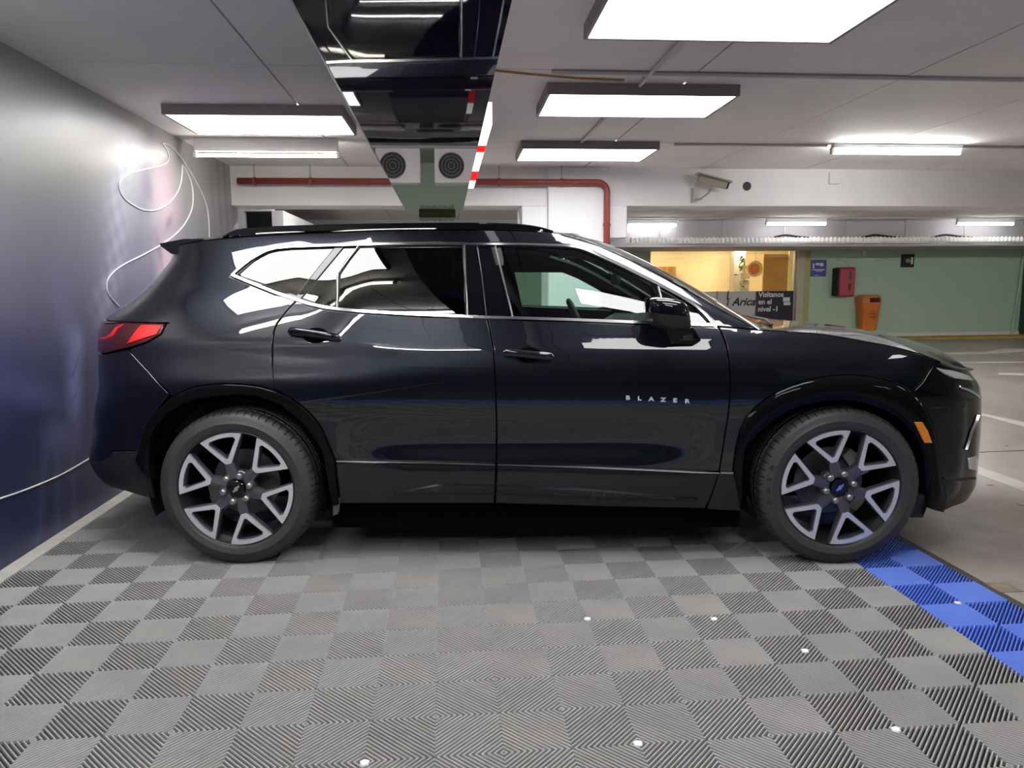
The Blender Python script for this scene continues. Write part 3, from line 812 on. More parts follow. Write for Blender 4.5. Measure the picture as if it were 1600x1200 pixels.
# interior
for nm, bx in (('wall_shop_back', (X0 - 1.5, X1 + 1, YG + 2.2, YG + 2.3, 0, CZ)), ('wall_shop_left', (X0 - 1.5, X0 - 1.4, YG + .12, YG + 2.2, 0, CZ)), ('wall_shop_right', (X1 + 1, X1 + 1.1, YG + .12, YG + 2.2, 0, CZ)), ('floor_shop', (X0 - 1.5, X1 + 1.1, YG + .12, YG + 2.3, -.1, 0)), ('ceiling_shop', (X0 - 1.5, X1 + 1.1, YG + .12, YG + 2.3, 2.3, 2.4))):
    tag(box(nm, *bx, M['cream']), kind='structure')
for (x, y, l_) in [(5.0, YG + 1.0, 'warm lamp inside the shop, left side'), (7.2, YG + 1.3, 'warm lamp inside the shop, right side')]:
    t = empty('shop_lamp', (x, y, 2.28)); tag(t, l_, 'lamp', 'shop ceiling lamps')
    box('lamp_body', -.45, .45, -.08, .08, -.02, .019, M['white'], t)
    box('lamp_diffuser', -.43, .43, -.07, .07, -.03, -.021, M['shopw'], t)
def Wd(x, y, d=1.2): return atY(x, y, YG + d)
t = empty('display_shelf', (Wd(1040, 440)[0], YG + 1.9, 0)); tag(t, 'wooden shelving unit at the left of the lit shop', 'shelf')
box('back_panel', -.45, .45, .1, .14, 0, 1.72, M['wood'], t)
for k in range(5): box('upright', -.45 + .22 * k, -.43 + .22 * k, -.1, .099, 0, 1.72, mat('shelf_upright', (.55, .35, .14), .5) if k == 0 else bpy.data.materials['shelf_upright'], t)
t = empty('shop_door', (Wd(1217, 430)[0] - .1, YG + 1.0, 0)); tag(t, 'brown wooden door at the right inside the shop', 'door')
box('door_leaf', -.40, .22, -.02, .02, 0, 1.98, M['wood'], t); box('door_jamb', .24, .38, -.03, .03, 0, 2.1, M['cream'], t)
o = MB().box(-.14, .14, -.14, .14, 0, 2.28).build('shop_pillar', mat('pillar_grey', (.42, .38, .33), .6), loc=tuple(np.append(Wd(1152, 430, 1.6)[:2], 0)))
tag(o, 'grey pillar inside the shop left of the plant stand', 'pillar')
t = empty('postcard_stand', (Wd(1162, 440, .7)[0], YG + .7, 0)); tag(t, 'tall stand of pale cards with greenery inside the shop window', 'stand')
MB().tube([(0, 0, 0), (0, 0, 1.85)], .02, 8).build('pole', M['grey'], t)
for k in range(6):
    box('card', -.10 + .02 * (k % 2), .12, -.05, -.03, .72 + .17 * k, .86 + .17 * k, mat('card_print', (.75, .72, .60), .6, noise=(9, (.35, .40, .25), .45, .6)) if k == 0 else bpy.data.materials['card_print'], t)
mb = MB()
for k in range(14):
    a = R_.uniform(0, 6.28); z = R_.uniform(1.2, 1.85)
    mb.add([(-.12, -.02, z), (-.12 + .12 * math.cos(a), -.05, z + .10 * math.sin(a)), (-.12 + .14 * math.cos(a + .4), -.02, z + .12 * math.sin(a + .4)), (-.12, 0.0, z + .01)], [(0, 1, 2), (0, 2, 3), (0, 3, 1), (1, 3, 2)])
mb.build('leaves', mat('plant', (.08, .18, .05), .6), t)
c = Wd(1180, 420, .5)
t = empty('round_shop_sign', c); tag(t, 'round orange sign hanging in the shop window', 'sign')
MB().tube([(0, 0, 0), (0, .02, 0)], .19, 28).build('disc', mat('disc_cream', (.85, .6, .3), .5), t)
MB().tube([(-.02, -.006, 0), (-.02, -.001, 0)], .13, 24).build('disc_centre', mat('disc_orange', (.8, .2, .05), .5), t)
MB().tube([(0, .01, .19), (0, .01, 2.28 - c[2])], .004, 5).build('hanging_wire', M['grey'], t)

# outdoor units on a rack behind the car (seen only in the glossy underside)
t = empty('unit_rack', (-.25, 12.0, FZ)); tag(t, 'steel rack behind the car carrying two air conditioner units', 'rack')
for x in (-.9, .9):
    for y in (-.2, .2):
        box('upright', x - .02, x + .02, y - .02, y + .02, 0, .47, M['grey'], t)
box('shelf_plate', -.92, .92, -.22, .22, .47, .50, M['grey'], t)
for k, x in enumerate((-.70, .20)):
    t = empty('air_conditioner', (x, 11.97, FZ + .50)); tag(t, 'white outdoor air conditioner unit, ' + ('left' if k == 0 else 'right') + ' one on the rack behind the car', 'air conditioner', 'air conditioner units on the rack')
    box('casing', -.34, .34, -.15, .15, 0, .52, M['frost'], t, bevel=.01)
    MB().tube([(-.08, -.153, .26), (-.08, -.151, .26)], .2, 28).build('fan_opening', M['black'], t)
    for r in (.05, .1, .15, .2):
        MB().tube([(-.08 + r * math.cos(a), -.158, .26 + r * math.sin(a)) for a in [q * PI / 12 for q in range(25)]], .003, 5, caps=False).build('fan_guard', M['grey'], t)
# ------------------------------------------------------------------ the car: frame and reference surface
CO = np.array([-0.918, 4.464, 0.0])
CA = math.radians(-6.228)
CF = np.array([math.cos(CA), math.sin(CA), 0]); CL = np.array([-CF[1], CF[0], 0])
def tocar(P): d = P - CO; return np.array([d @ CF, d @ CL, d[2]])
def pc(x, y, yl):
    d = ray(x, y); o = CAM - CO
    return tocar(CAM + d * (yl - o @ CL) / (d @ CL))
def carpix(p):
    w = CO + CF * p[0] + CL * p[1] + np.array([0, 0, p[2]]) - CAM
    z = w @ fw
    return np.array([CXP + FPX * (w @ RR) / z, CYP - FPX * (w @ UU) / z])

class Spline:          # natural cubic
    def __init__(s, x, y):
        s.x, s.y = np.array(x, float), np.array(y, float)
        n = len(x); h = np.diff(s.x); A = np.eye(n); r = np.zeros(n)
        for i in range(1, n - 1):
            A[i, i - 1:i + 2] = h[i - 1], 2 * (h[i - 1] + h[i]), h[i]
            r[i] = 6 * ((s.y[i + 1] - s.y[i]) / h[i] - (s.y[i] - s.y[i - 1]) / h[i - 1])
        s.m = np.linalg.solve(A, r); s.h = h
    def __call__(s, q):
        q = np.clip(q, s.x[0], s.x[-1]); i = np.clip(np.searchsorted(s.x, q) - 1, 0, len(s.h) - 1)
        a, b, h = s.x[i + 1] - q, q - s.x[i], s.h[i]
        return (s.m[i] * a ** 3 + s.m[i + 1] * b ** 3) / (6 * h) + (s.y[i] / h - s.m[i] * h / 6) * a + (s.y[i + 1] / h - s.m[i + 1] * h / 6) * b

ALPHA = [(.18, -26), (.30, -14), (.40, -6), (.48, 0), (.60, -1), (.70, -3), (.78, -1.5), (.86, 0), (.90, 1), (.935, 4), (.965, 10), (1.03, 12.3), (1.10, 13.2), (1.15, 14.2), (1.185, 12), (1.235, 14), (1.315, 17.5), (1.37, 20.2),
         (1.43, 22.6), (1.49, 24.2), (1.54, 25), (1.58, 26), (1.605, 40), (1.66, 66)]
_zg = np.linspace(.18, 1.66, 371)
_al = np.interp(_zg, [a for a, b in ALPHA], [b for a, b in ALPHA])
_k = np.ones(13) / 13
_al = np.convolve(np.pad(_al, 6, mode='edge'), _k, 'valid')
_yy = -np.cumsum(np.tan(np.radians(_al))) * (_zg[1] - _zg[0])
_yy = _yy - np.interp(.88, _zg, _yy) + .952
SEC = Spline(_zg[::10], _yy[::10])
X1R, X1F = -.20, 2.95
KR, KF = .65, .65
NP = 2.6
def gauss(v): return np.exp(-v * v)
_hz = np.linspace(1.0, 1.5, 101)
_hr = np.cumsum(smoothstep(1.04, 1.12, _hz) * smoothstep(1.35, 1.27, _hz)); _hr = _hr / _hr[-1]
def Wd_(x, z):
    y = SEC(z + .055 * smoothstep(1.05, .35, x) * gauss((z - .97) / .13))
    g = smoothstep(1.08, 1.5, z)
    y = y - g * (.085 * np.clip((x - 1.3) / 1.0, 0, 2) ** 2 + .075 * np.clip((.5 - x) / .9, 0, 2) ** 2)
    y = y - .042 * np.interp(z, _hz, _hr) * smoothstep(.66, .30, x)
    zt = np.interp(x, [1.42, 1.57, 1.75, 1.89, 2.06, 2.215, 2.34, 2.47], [1.70, 1.582, 1.522, 1.455, 1.362, 1.270, 1.195, 1.12])
    y = y - .020 * np.clip((z - zt + .062) / .062, 0, 1.2) ** 2 * smoothstep(1.42, 1.6, x) * smoothstep(2.5, 2.3, x)
    y = y + .012 * gauss((x - 0.0) / .5) * gauss((z - .82) / .22) + .012 * gauss((x - 2.85) / .45) * gauss((z - .84) / .2)
    # shoulder crease that rises towards the tail
    zc = 1.045 + .05 * smoothstep(1.0, -.4, x) - .03 * smoothstep(1.2, 2.6, x)
    y = y + .0012 * gauss((z - zc) / .03)
    # scooped lower doors
    wx = smoothstep(.5, .95, x) * smoothstep(2.28, 1.8, x)
    y = y - .020 * wx * gauss((z - .60) / .075)
    return y

def solve_end(px, py, sgn):
    yl = -.6
    for it in range(6):
        a = pc(px, py, yl); b = pc(px, py, yl + .1)
        z, m = a[2], (b[0] - a[0]) / .1
        th = np.linspace(0.02, PI / 2, 120)
        s_, c_ = np.sin(th), np.cos(th); den = (s_ ** NP + c_ ** NP) ** (1 / NP)
        x1 = X1F if sgn > 0 else X1R
        lo, hi = .05, 1.6
        for k in range(40):
            e = (lo + hi) / 2
            xs = x1 + sgn * e * s_ / den
            ys = -Wd_(xs, z) * c_ / den
            v = sgn * (xs - (a[0] + m * (ys - yl)))
            if v.max() > 0: hi = e
            else: lo = e
        yl = .5 * yl + .5 * ys[np.argmax(v)]
    return z, x1 + sgn * e

fr = sorted([solve_end(px, py, 1) for px, py in [(1509, 569), (1521, 592), (1530, 599), (1534, 622), (1534, 650), (1532.5, 680), (1530, 710), (1528, 735), (1526, 757), (1510, 783), (1480, 798)]])
rr_ = sorted([solve_end(px, py, -1) for px, py in [(272, 400), (245, 434), (207, 469), (160, 500), (152, 530), (152, 560), (154, 600), (146, 645), (145, 682), (138, 714), (150, 738), (175, 760)]])
def table(t, ext_hi=None):
    z = [t[0][0]]; x = [t[0][1]]
    for a, b in t[1:]:
        if a > z[-1] + .02: z.append(a); x.append(b)
    return z, x
fz, fx = table(fr); rz_, rx = table(rr_)
def lin(zs, xs):
    zs, xs = np.array(zs), np.array(xs)
    g = np.linspace(zs[0], zs[-1], 200); v = np.interp(g, zs, xs)
    k = np.ones(11) / 11
    v = np.convolve(np.pad(v, 5, mode='edge'), k, 'valid')
    return lambda q: np.interp(q, g, v)
XF = lin(fz, fx); XR = lin(rz_, rx)
XI_F = X1F + KF * PI / 2
XI_R = X1R - KR * PI / 2

def P_(xi, z):
    xi = np.asarray(xi, float); z = np.asarray(z, float)
    f = np.clip((xi - X1F) / KF, 0, PI / 2); r = np.clip((X1R - xi) / KR, 0, PI / 2)
    th = np.where(xi > X1F, f, r)
    s_, c_ = np.sin(th), np.cos(th); den = (s_ ** NP + np.abs(c_) ** NP) ** (1 / NP)
    x = np.where(xi > X1F, X1F + (XF(z) - X1F) * s_ / den, np.where(xi < X1R, X1R + (XR(z) - X1R) * s_ / den, xi))
    y = Wd_(x, z) * np.where((xi > X1F) | (xi < X1R), c_ / den, 1.0)
    return np.stack([x, -y, z], -1)

def N_(xi, z):
    e = 1e-3
    xi = np.clip(np.asarray(xi, float), XI_R + 2 * e, XI_F - 2 * e)
    a = P_(xi + e, z) - P_(xi - e, z); b = P_(xi, np.asarray(z) + e) - P_(xi, np.asarray(z) - e)
    n = np.cross(a, b); n /= np.linalg.norm(n, axis=-1, keepdims=True) + 1e-12
    return n     # outward (towards -y on the near side)

def S_(xi, z, off=0.0):
    return P_(xi, z) + N_(xi, z) * np.asarray(off)[..., None] if np.ndim(off) else P_(xi, z) + N_(xi, z) * off

def sp(px, py):        # pixel of the photograph -> surface coordinates
    p = pc(px, py, -.9)
    q = np.array([min(max(p[0], XI_R + .3), XI_F - .3), min(max(p[2], .2), 1.65)])
    t = np.array([px, py], float)
    for k in range(25):
        f0 = carpix(P_(q[0], q[1])) - t
        if np.abs(f0).max() < .05: break
        e = 1e-3
        J = np.stack([(carpix(P_(q[0] + e, q[1])) - t - f0) / e, (carpix(P_(q[0], q[1] + e)) - t - f0) / e], 1)
        try: d = np.linalg.solve(J, f0)
        except Exception: break
        d = np.clip(d, -.12, .12)
        q = q - d
        q[0] = min(max(q[0], XI_R + .01), XI_F - .01); q[1] = min(max(q[1], .18), 1.66)
    return (float(q[0]), float(q[1]))

def path(pts):         # list of pixel pairs and ('s', xi, z) entries
    return [sp(*p) if len(p) == 2 else (p[1], p[2]) for p in pts]

def dens(P, step=.03, closed=True):
    out = []
    n = len(P)
    for i in range(n if closed else n - 1):
        a, b = np.array(P[i]), np.array(P[(i + 1) % n])
        k = max(1, int(math.ceil(np.linalg.norm(b - a) / step)))
        out += [tuple(a + (b - a) * j / k) for j in range(k)]
    if not closed: out.append(tuple(P[-1]))
    return out

def curve(P, n=4):     # smooth an open path
    return [tuple(p) for p in smooth_path([(a, b, 0) for a, b in P], n)] if False else [(float(p[0]), float(p[1])) for p in smooth_path([np.array([a, b]) for a, b in P], n)]

def area(P):
    P = np.array(P); x, y = P[:, 0], P[:, 1]
    return .5 * np.sum(x * np.roll(y, -1) - np.roll(x, -1) * y)

def offset(P, d):      # inward for d>0 on CCW polygons
    P = np.array(P); n = len(P)
    a = np.roll(P, 1, 0); b = np.roll(P, -1, 0)
    e1 = P - a; e2 = b - P
    e1 /= np.linalg.norm(e1, axis=1, keepdims=True) + 1e-9; e2 /= np.linalg.norm(e2, axis=1, keepdims=True) + 1e-9
    n1 = np.stack([-e1[:, 1], e1[:, 0]], 1); n2 = np.stack([-e2[:, 1], e2[:, 0]], 1)
    m = n1 + n2; L = np.linalg.norm(m, axis=1, keepdims=True); m = m / np.maximum(L, .3)
    k = 1 / np.clip(np.sum(m * n1, 1, keepdims=True), .5, 1)
    return P + m * d * k, -m

def pip(pts, poly):
    x, y = pts[:, 0], pts[:, 1]; c = np.zeros(len(pts), bool); n = len(poly); j = n - 1
    for i in range(n):
        xi, yi = poly[i]; xj, yj = poly[j]
        cond = ((yi > y) != (yj > y)) & (x < (xj - xi) * (y - yi) / (yj - yi + 1e-15) + xi)
        c ^= cond; j = i
    return c

def edist(pts, poly):
    P = np.array(poly); Q = np.roll(P, -1, 0); best = np.full(len(pts), 1e9)
    for a, b in zip(P, Q):
        ab = b - a; t = np.clip(((pts - a) @ ab) / (ab @ ab + 1e-12), 0, 1)
        d = np.linalg.norm(pts - (a + t[:, None] * ab), axis=1); best = np.minimum(best, d)
    return best

def panel(name, poly, m, parent, holes=(), off=0.0, gap=.0022, round_=.004, depth=.014, grid=.035, side=-1, step=.03, sink=.003):
    """surface panel cut from the body surface; side -1 near, +1 far, 0 both halves in one mesh"""
    loops = []
    for k, L in enumerate([poly] + list(holes)):
        L = dens(L, step)
        if (area(L) < 0): L = L[::-1]
        L = [p for i, p in enumerate(L) if np.linalg.norm(np.array(p) - np.array(L[i - 1])) > 1e-4]
        s = 1 if k == 0 else -1
        A, _ = offset(L, s * gap); B, out = offset(A, s * round_)
        loops.append((A, B, out * (s)))
    outer = loops[0][1]
    lo, hi = outer.min(0), outer.max(0)
    gx, gz = np.meshgrid(np.arange(lo[0] + grid / 2, hi[0], grid), np.arange(lo[1] + grid / 2, hi[1], grid * .8))
    pts = np.stack([gx.ravel(), gz.ravel()], 1)
    ok = pip(pts, outer)
    pts = pts[ok]
    for _, B, _ in loops:
        if len(pts): pts = pts[edist(pts, B) > grid * .35]
    for _, B, _ in loops[1:]:
        if len(pts): pts = pts[~pip(pts, B)]
    V2 = [Vector((float(a), float(b))) for _, B, _ in loops for a, b in B] + [Vector((float(a), float(b))) for a, b in pts]
    E = []; b0 = 0
    for _, B, _ in loops:
        n = len(B); E += [(b0 + i, b0 + (i + 1) % n) for i in range(n)]; b0 += n
    r = delaunay_2d_cdt(V2, E, [], 0, 1e-6)
    ov = np.array([(v.x, v.y) for v in r[0]]); tri = [tuple(f) for f in r[2]]
    cen = np.array([ov[list(f)].mean(0) for f in tri])
    keep = pip(cen, outer)
    for _, B, _ in loops[1:]: keep &= ~pip(cen, B)
    tri = [f for f, k in zip(tri, keep) if k]
    inv = {}
    for ni, orig in enumerate(r[3]):
        for oi in orig: inv[oi] = ni
    V = list(S_(ov[:, 0], ov[:, 1], off)); Nn = list(N_(ov[:, 0], ov[:, 1]))
    F = []
    for f in tri:
        a, b, c = ov[list(f)]
        F.append(f if (b[0] - a[0]) * (c[1] - a[1]) - (b[1] - a[1]) * (c[0] - a[0]) > 0 else f[::-1])
    b0 = 0
    for li, (A, B, out) in enumerate(loops):
        n = len(B)
        top = [inv.get(b0 + i) for i in range(n)]
        pa = S_(A[:, 0], A[:, 1], off - sink); pd = S_(A[:, 0], A[:, 1], off - depth)
        e = .004
        t3 = P_(A[:, 0] + out[:, 0] * e, A[:, 1] + out[:, 1] * e) - P_(A[:, 0], A[:, 1])
        t3 /= np.linalg.norm(t3, axis=1, keepdims=True) + 1e-9
        nn = N_(A[:, 0], A[:, 1])
        na = nn * .5 + t3; na /= np.linalg.norm(na, axis=1, keepdims=True)
        s0 = len(V)
        V += list(pa) + list(pd); Nn += list(na) + list(t3)
        for i in range(n):
            j = (i + 1) % n
            if top[i] is None or top[j] is None: continue
            q1 = (top[i], s0 + i, s0 + j, top[j]); q2 = (s0 + i, s0 + n + i, s0 + n + j, s0 + j)
            if li == 0: F += [q1, q2]
            else: F += [q1[::-1], q2[::-1]]
        b0 += n
    V = np.array(V); Nn = np.array(Nn)
    if side == 1 or side == 0:
        Vm = V * np.array([1, -1, 1]); Nm = Nn * np.array([1, -1, 1]); Fm = [f[::-1] for f in F]
        if side == 1: V, Nn, F = Vm, Nm, Fm
        else:
            k = len(V); F = F + [tuple(i + k for i in f) for f in Fm]; V = np.vstack([V, Vm]); Nn = np.vstack([Nn, Nm])
    return link(name, V, F, m, parent, True, None, Nn)

def ribbon(name, A, B, prof, m, parent, side=-1, n=None, closed=False):
    """strip between two paths in surface coordinates; prof = [(t, off)], outward offset across the strip"""
    def resample(P, k):
        P = np.array(P); d = np.r_[0, np.cumsum(np.linalg.norm(np.diff(P, axis=0), axis=1))]
        s = np.linspace(0, d[-1], k); return np.stack([np.interp(s, d, P[:, 0]), np.interp(s, d, P[:, 1])], 1)
    k = n or max(len(A), len(B)) * 3
    a, b = resample(A, k), resample(B, k)
    rows = []
    for t, o in prof:
        q = a * (1 - t) + b * t
        rows.append(S_(q[:, 0], q[:, 1], o))
    V = np.concatenate(rows)
    F = [(i * k + j, i * k + j + 1, (i + 1) * k + j + 1, (i + 1) * k + j) for i in range(len(rows) - 1) for j in range(k - 1)]
    # close the ends
    F += [tuple(i * k for i in range(len(rows))), tuple(i * k + k - 1 for i in range(len(rows)))[::-1]]
    q = (a + b) / 2
    # orientation: make the middle face outward
    mid = len(rows) // 2
    i = (mid - 1) * k + k // 2 if len(rows) > 1 else 0
    f = F[(mid - 1) * (k - 1) + (k - 1) // 2] if mid > 0 else F[0]
    v0, v1, v2 = V[f[0]], V[f[1]], V[f[2]]
    nn = np.cross(v1 - v0, v2 - v0)
    ref = N_(q[k // 2, 0], q[k // 2, 1])
    if nn @ ref < 0: F = [f[::-1] for f in F]
    if side == 1: V = V * np.array([1, -1, 1]); F = [f[::-1] for f in F]
    o = link(name, V, F, m, parent, True)
    o.data.set_sharp_from_angle(angle=math.radians(50))
    return o
# ------------------------------------------------------------------ the car: panels
car = empty('car', CO, CA)
tag(car, 'large black sport utility car parked side-on, nose right, on ribbed grey floor tiles', 'car')

# reference curves (pixels -> surface)
seam_r = path([(480, 452), (467, 466), (452, 481), (442, 493), (433, 505), (428, 517), (425.5, 540), (425, 570), (427, 608)])
arch_r = path([(212, 716), (217, 702), (222, 682), (230, 662), (247, 639), (269, 620), (286, 611), (305, 605), (330, 601), (355, 600), (380, 601), (405, 604), (430, 611), (450, 620), (467, 631), (483, 645), (497, 661), (506, 677), (512, 692), (524, 719)])
seam_m = path([(757, 480), (760, 494), (765, 515), (771, 545), (774, 600), (776, 660), (776, 725), (774, 770), (772, 787)])
seam_f = path([(1122, 510), (1130, 525), (1135, 540), (1139, 562), (1141, 587), (1140, 630), (1136, 662), (1132, 685), (1124, 737), (1115, 765), (1102, 795)])
arch_f = path([(1145, 739), (1150, 700), (1157, 672), (1167, 651), (1182, 635), (1200, 621), (1217, 610.5), (1235, 602.5), (1257, 595), (1280, 590.5), (1305, 587), (1331, 586), (1362, 589), (1391, 596), (1411, 604.5), (1424, 614), (1437, 627), (1447, 641), (1456, 660), (1464, 684), (1468, 715), (1471, 745), (1474, 799)])
arch_ri = path([(242, 780), (237, 750), (234, 715), (237, 684), (247, 663), (262, 647), (285, 632), (306, 625), (330, 621), (355, 617.5), (380, 617), (400, 619), (417, 624), (438, 632), (455, 645), (472, 660), (485, 676), (497, 693), (505, 708), (512, 750), (519, 787)])
arch_fi = path([(1158, 797), (1159, 740), (1161, 709), (1167, 695), (1177, 686), (1191, 671), (1207, 658), (1227, 645), (1249, 634), (1285, 626), (1320, 624.5), (1350, 629), (1377, 638), (1397, 648), (1413, 661), (1426, 677), (1436, 695), (1443, 715), (1445, 740), (1443, 790)])
dlo_top = path([(361, 430), (368, 423), (376, 416), (390, 405), (405, 396), (417, 390), (430, 386.5), (455, 384), (500, 382.5), (600, 380), (680, 379.5), (750, 380), (820, 380), (850, 381), (880, 382), (905, 385), (918, 389.5), (932, 396), (975, 416), (1025, 441), (1062, 461), (1085, 475), (1103, 490), (1120, 510.5)])
dlo_bot = path([(361, 432), (395, 446), (430, 460), (455, 469), (480, 477), (505, 482.5), (530, 486), (565, 489), (600, 491), (650, 494), (700, 496), (760, 498.5), (800, 499.5), (900, 502.5), (1000, 506.5), (1040, 508.5), (1120, 511)])
clad_r = path([(524, 719), (577, 720.5), (775, 724.5)])
clad_f = path([(777, 724.5), (900, 727.5), (1010, 732), (1095, 736.5), (1124, 738)])

# roof edge / pillar edge in surface coordinates (shared with roof, windscreen, hood)
top_rear = [(XI_R, 1.535), (-.8, 1.54), (-.5, 1.548), (-.2, 1.567), (0.0, 1.582), (.3, 1.594), (.6, 1.600), (.9, 1.603), (1.2, 1.600), (1.42, 1.592), (1.57, 1.580)]
pillar = [(1.57, 1.580), (1.75, 1.522), (1.89, 1.455), (2.06, 1.362), (2.215, 1.270), (2.34, 1.195), (2.47, 1.122)]
shoulder = [(2.47, 1.122), (2.62, 1.113), (2.8, 1.095), (3.0, 1.057), (3.15, 1.014), (3.28, .962), (3.42, .922), (3.62, .893), (3.8, .880), (XI_F, .876)]
top_rear, pillar, shoulder = curve(top_rear, 3), curve(pillar, 4), curve(shoulder, 4)
def upto(P, x): return [p for p in P if p[0] <= x]
corner = min(shoulder, key=lambda p: abs(p[0] - sp(1461, 573.5)[0]))
sh1 = [p for p in shoulder if p[0] <= corner[0]]; sh2 = [p for p in shoulder if p[0] >= corner[0]]
seam_fb = [corner] + path([(1442, 597), (1424, 614)])
i_fb = 15        # arch_f index nearest the bumper seam
ZB_F, ZB_R = .235, .335

XT = X1R - KR * 0.95     # tailgate boundary
seam_q = path([(200, 546), (232, 580), (265, 616)])
lampR = [(-.312, 1.166), (-.55, 1.172), (-.85, 1.172), (-.93, 1.168), (-.93, 1.055), (-.80, 1.02), (-.62, 1.02)] + path([(205, 542), (230, 534), (252, 521)])

def pick(P, i0, i1): return P[i0:i1 + 1] if i0 <= i1 else P[i1:i0 + 1][::-1]
def nearest(P, q): return min(range(len(P)), key=lambda i: (P[i][0] - q[0]) ** 2 + (P[i][1] - q[1]) ** 2)

doors = {}
for side in (-1, 1):
    # rear quarter with roof side, C pillar and A pillar
    ir = nearest(arch_r, seam_r[-1]); iq = nearest(arch_r, seam_q[-1])
    ks = nearest(dlo_bot, seam_r[1])
    lamp_edge = [p for p in lampR if p[0] > XT]
    quarter = list(reversed(pillar)) + list(reversed([p for p in top_rear if p[0] > XT])) + [(XT, 1.54), (XT, 1.18)]
    quarter += [(XT, 1.174), (-.55, 1.174), (-.306, 1.168)] + path([(252, 522), (230, 535), (205, 543.5)])
    quarter += seam_q[:-1] + [arch_r[iq]] + arch_r[iq + 1:ir + 1] + list(reversed(seam_r[1:-1])) + list(reversed(dlo_bot[:ks])) + dlo_top[1:]
    q_ = panel('quarter_panel', quarter, M['paint'], car, side=side)
    # rear door
    i1 = len(arch_r) - 1
    kb0, kb1 = nearest(dlo_bot, seam_r[1]), nearest(dlo_bot, seam_m[1])
    rd = seam_r[1:] + arch_r[ir + 1:] + clad_r[1:] + list(reversed(seam_m[1:7]))[1:] + list(reversed(dlo_bot[kb0 + 1:kb1]))
    doors['r', side] = panel('rear_door', rd, M['paint'], car, side=side)
    kf = len(dlo_bot) - 1
    fd = seam_m[1:7] + clad_f[:-1] + list(reversed(seam_f[:9])) + list(reversed(dlo_bot[kb1 + 1:kf]))
    doors['f', side] = panel('front_door', fd, M['paint'], car, side=side)
    # cladding on sill
    rc = [arch_r[-1]] + clad_r[1:] + [seam_m[7], seam_m[8]] + path([(650, 787), (532, 787)])
    panel('sill_cladding', rc, M['clad'], doors['r', side], side=side, off=.006, round_=.008, sink=.006)
    fc = clad_f + seam_f[9:] + path([(950, 792), (774, 787)]) + [seam_m[7]]
    panel('sill_cladding', fc, M['clad'], doors['f', side], side=side, off=.006, round_=.008, sink=.006)
    # raised blade along the cladding, with bright upper edge
    blade = path([(577, 720.5), (775, 724.5)]); blade2 = path([(600, 729), (690, 733), (775, 732)])
    ribbon('chrome_strip', path([(527, 718.5), (577, 720), (774, 724)]), path([(527, 720.5), (577, 723), (774, 727)]), [(0, .001), (0.25, .014), (.9, .014), (1, .004)], M['chrome'], doors['r', side], side, 30)
    ribbon('door_blade', path([(580, 723), (774, 727)]), path([(640, 735), (700, 736), (774, 735)]), [(0, .004), (.12, .016), (.8, .013), (1, .005)], M['gloss'], doors['r', side], side, 24)
    ribbon('chrome_strip', path([(778, 724), (900, 727), (1010, 731.5), (1096, 735.5), (1122, 737)]), path([(778, 727), (900, 730.5), (1010, 735), (1090, 738.5), (1122, 739)]), [(0, .001), (0.25, .014), (.9, .014), (1, .004)], M['chrome'], doors['f', side], side, 36)
    ribbon('door_blade', path([(778, 727), (900, 730.5), (1080, 738)]), path([(778, 735), (900, 738), (1065, 742)]), [(0, .004), (.12, .016), (.8, .013), (1, .005)], M['gloss'], doors['f', side], side, 30)
    ribbon('lower_blade', path([(615, 768), (685, 755), (773, 756)]), path([(620, 770), (690, 769), (773, 771)]), [(0, .004), (.15, .018), (.8, .016), (1, .004)], M['paint'], doors['r', side], side, 24)
    ribbon('lower_blade', path([(778, 756), (900, 761), (1090, 777)]), path([(778, 771), (900, 776), (1090, 779)]), [(0, .004), (.15, .018), (.8, .016), (1, .004)], M['paint'], doors['f', side], side, 30)
    # front fender and the piece behind the wheel
    ff = seam_f[:9] + path([(1145, 739)]) + arch_f[1:i_fb + 1] + list(reversed(seam_fb[:-1])) + list(reversed(sh1))[1:]
    ff = list(reversed(ff)) if False else ff
    fen = panel('front_fender', ff, M['paint'], car, side=side)
    fl = [seam_f[8], arch_f[0]] + path([(1152, 745), (1158, 798), (1130, 797), (1103, 795)]) + [seam_f[9]]
    panel('fender_cladding', fl, M['clad'], car, side=side, off=.006)
    ribbon('chrome_strip', path([(1126, 736.5), (1145, 737)]), path([(1126, 739.5), (1145, 740)]), [(0, .001), (.2, .012), (.8, .012), (1, .003)], M['satin'], car, side, 6)
    # wheel arch trims
    ar2 = [p for p in arch_r] + path([(532, 787)])
    ribbon('wheel_arch_trim', [arch_r[0]] + arch_r[1:] + path([(531, 786)]), arch_ri[1:], [(0, .001), (.10, .012), (.55, .016), (.88, .013), (1.0, .004), (1.0, -.05)], M['arch'], car, side, 90)
    ribbon('wheel_arch_trim', arch_f, arch_fi, [(0, .001), (.10, .012), (.55, .016), (.88, .013), (1.0, .004), (1.0, -.05)], M['arch'], car, side, 100)
    # tail lamp
    lamp = panel('tail_lamp', [p for p in lampR], M['darkred'], car, side=side, off=.004, gap=.001)
    panel('red_lens', path([(253, 509), (246, 523), (199, 538), (205, 529), (217, 513), (223, 508)]), M['red'], lamp, side=side, off=.008, gap=.0003, round_=.002, depth=.003, sink=.001)
    ribbon('red_light_bar', path([(195, 508), (185, 514), (178, 525), (166, 531), (158, 532)]), path([(191, 507), (182, 511), (174, 521), (165, 527), (158, 528)]), [(0, .004), (.5, .009), (1, .004)], M['red'], lamp, side, 20)
    ribbon('lamp_line', path([(265, 503.5), (200, 503), (165, 505)]), path([(265, 505.5), (200, 505.5), (165, 508)]), [(0, .003), (.5, .008), (1, .003)], M['gloss'], lamp, side, 16)
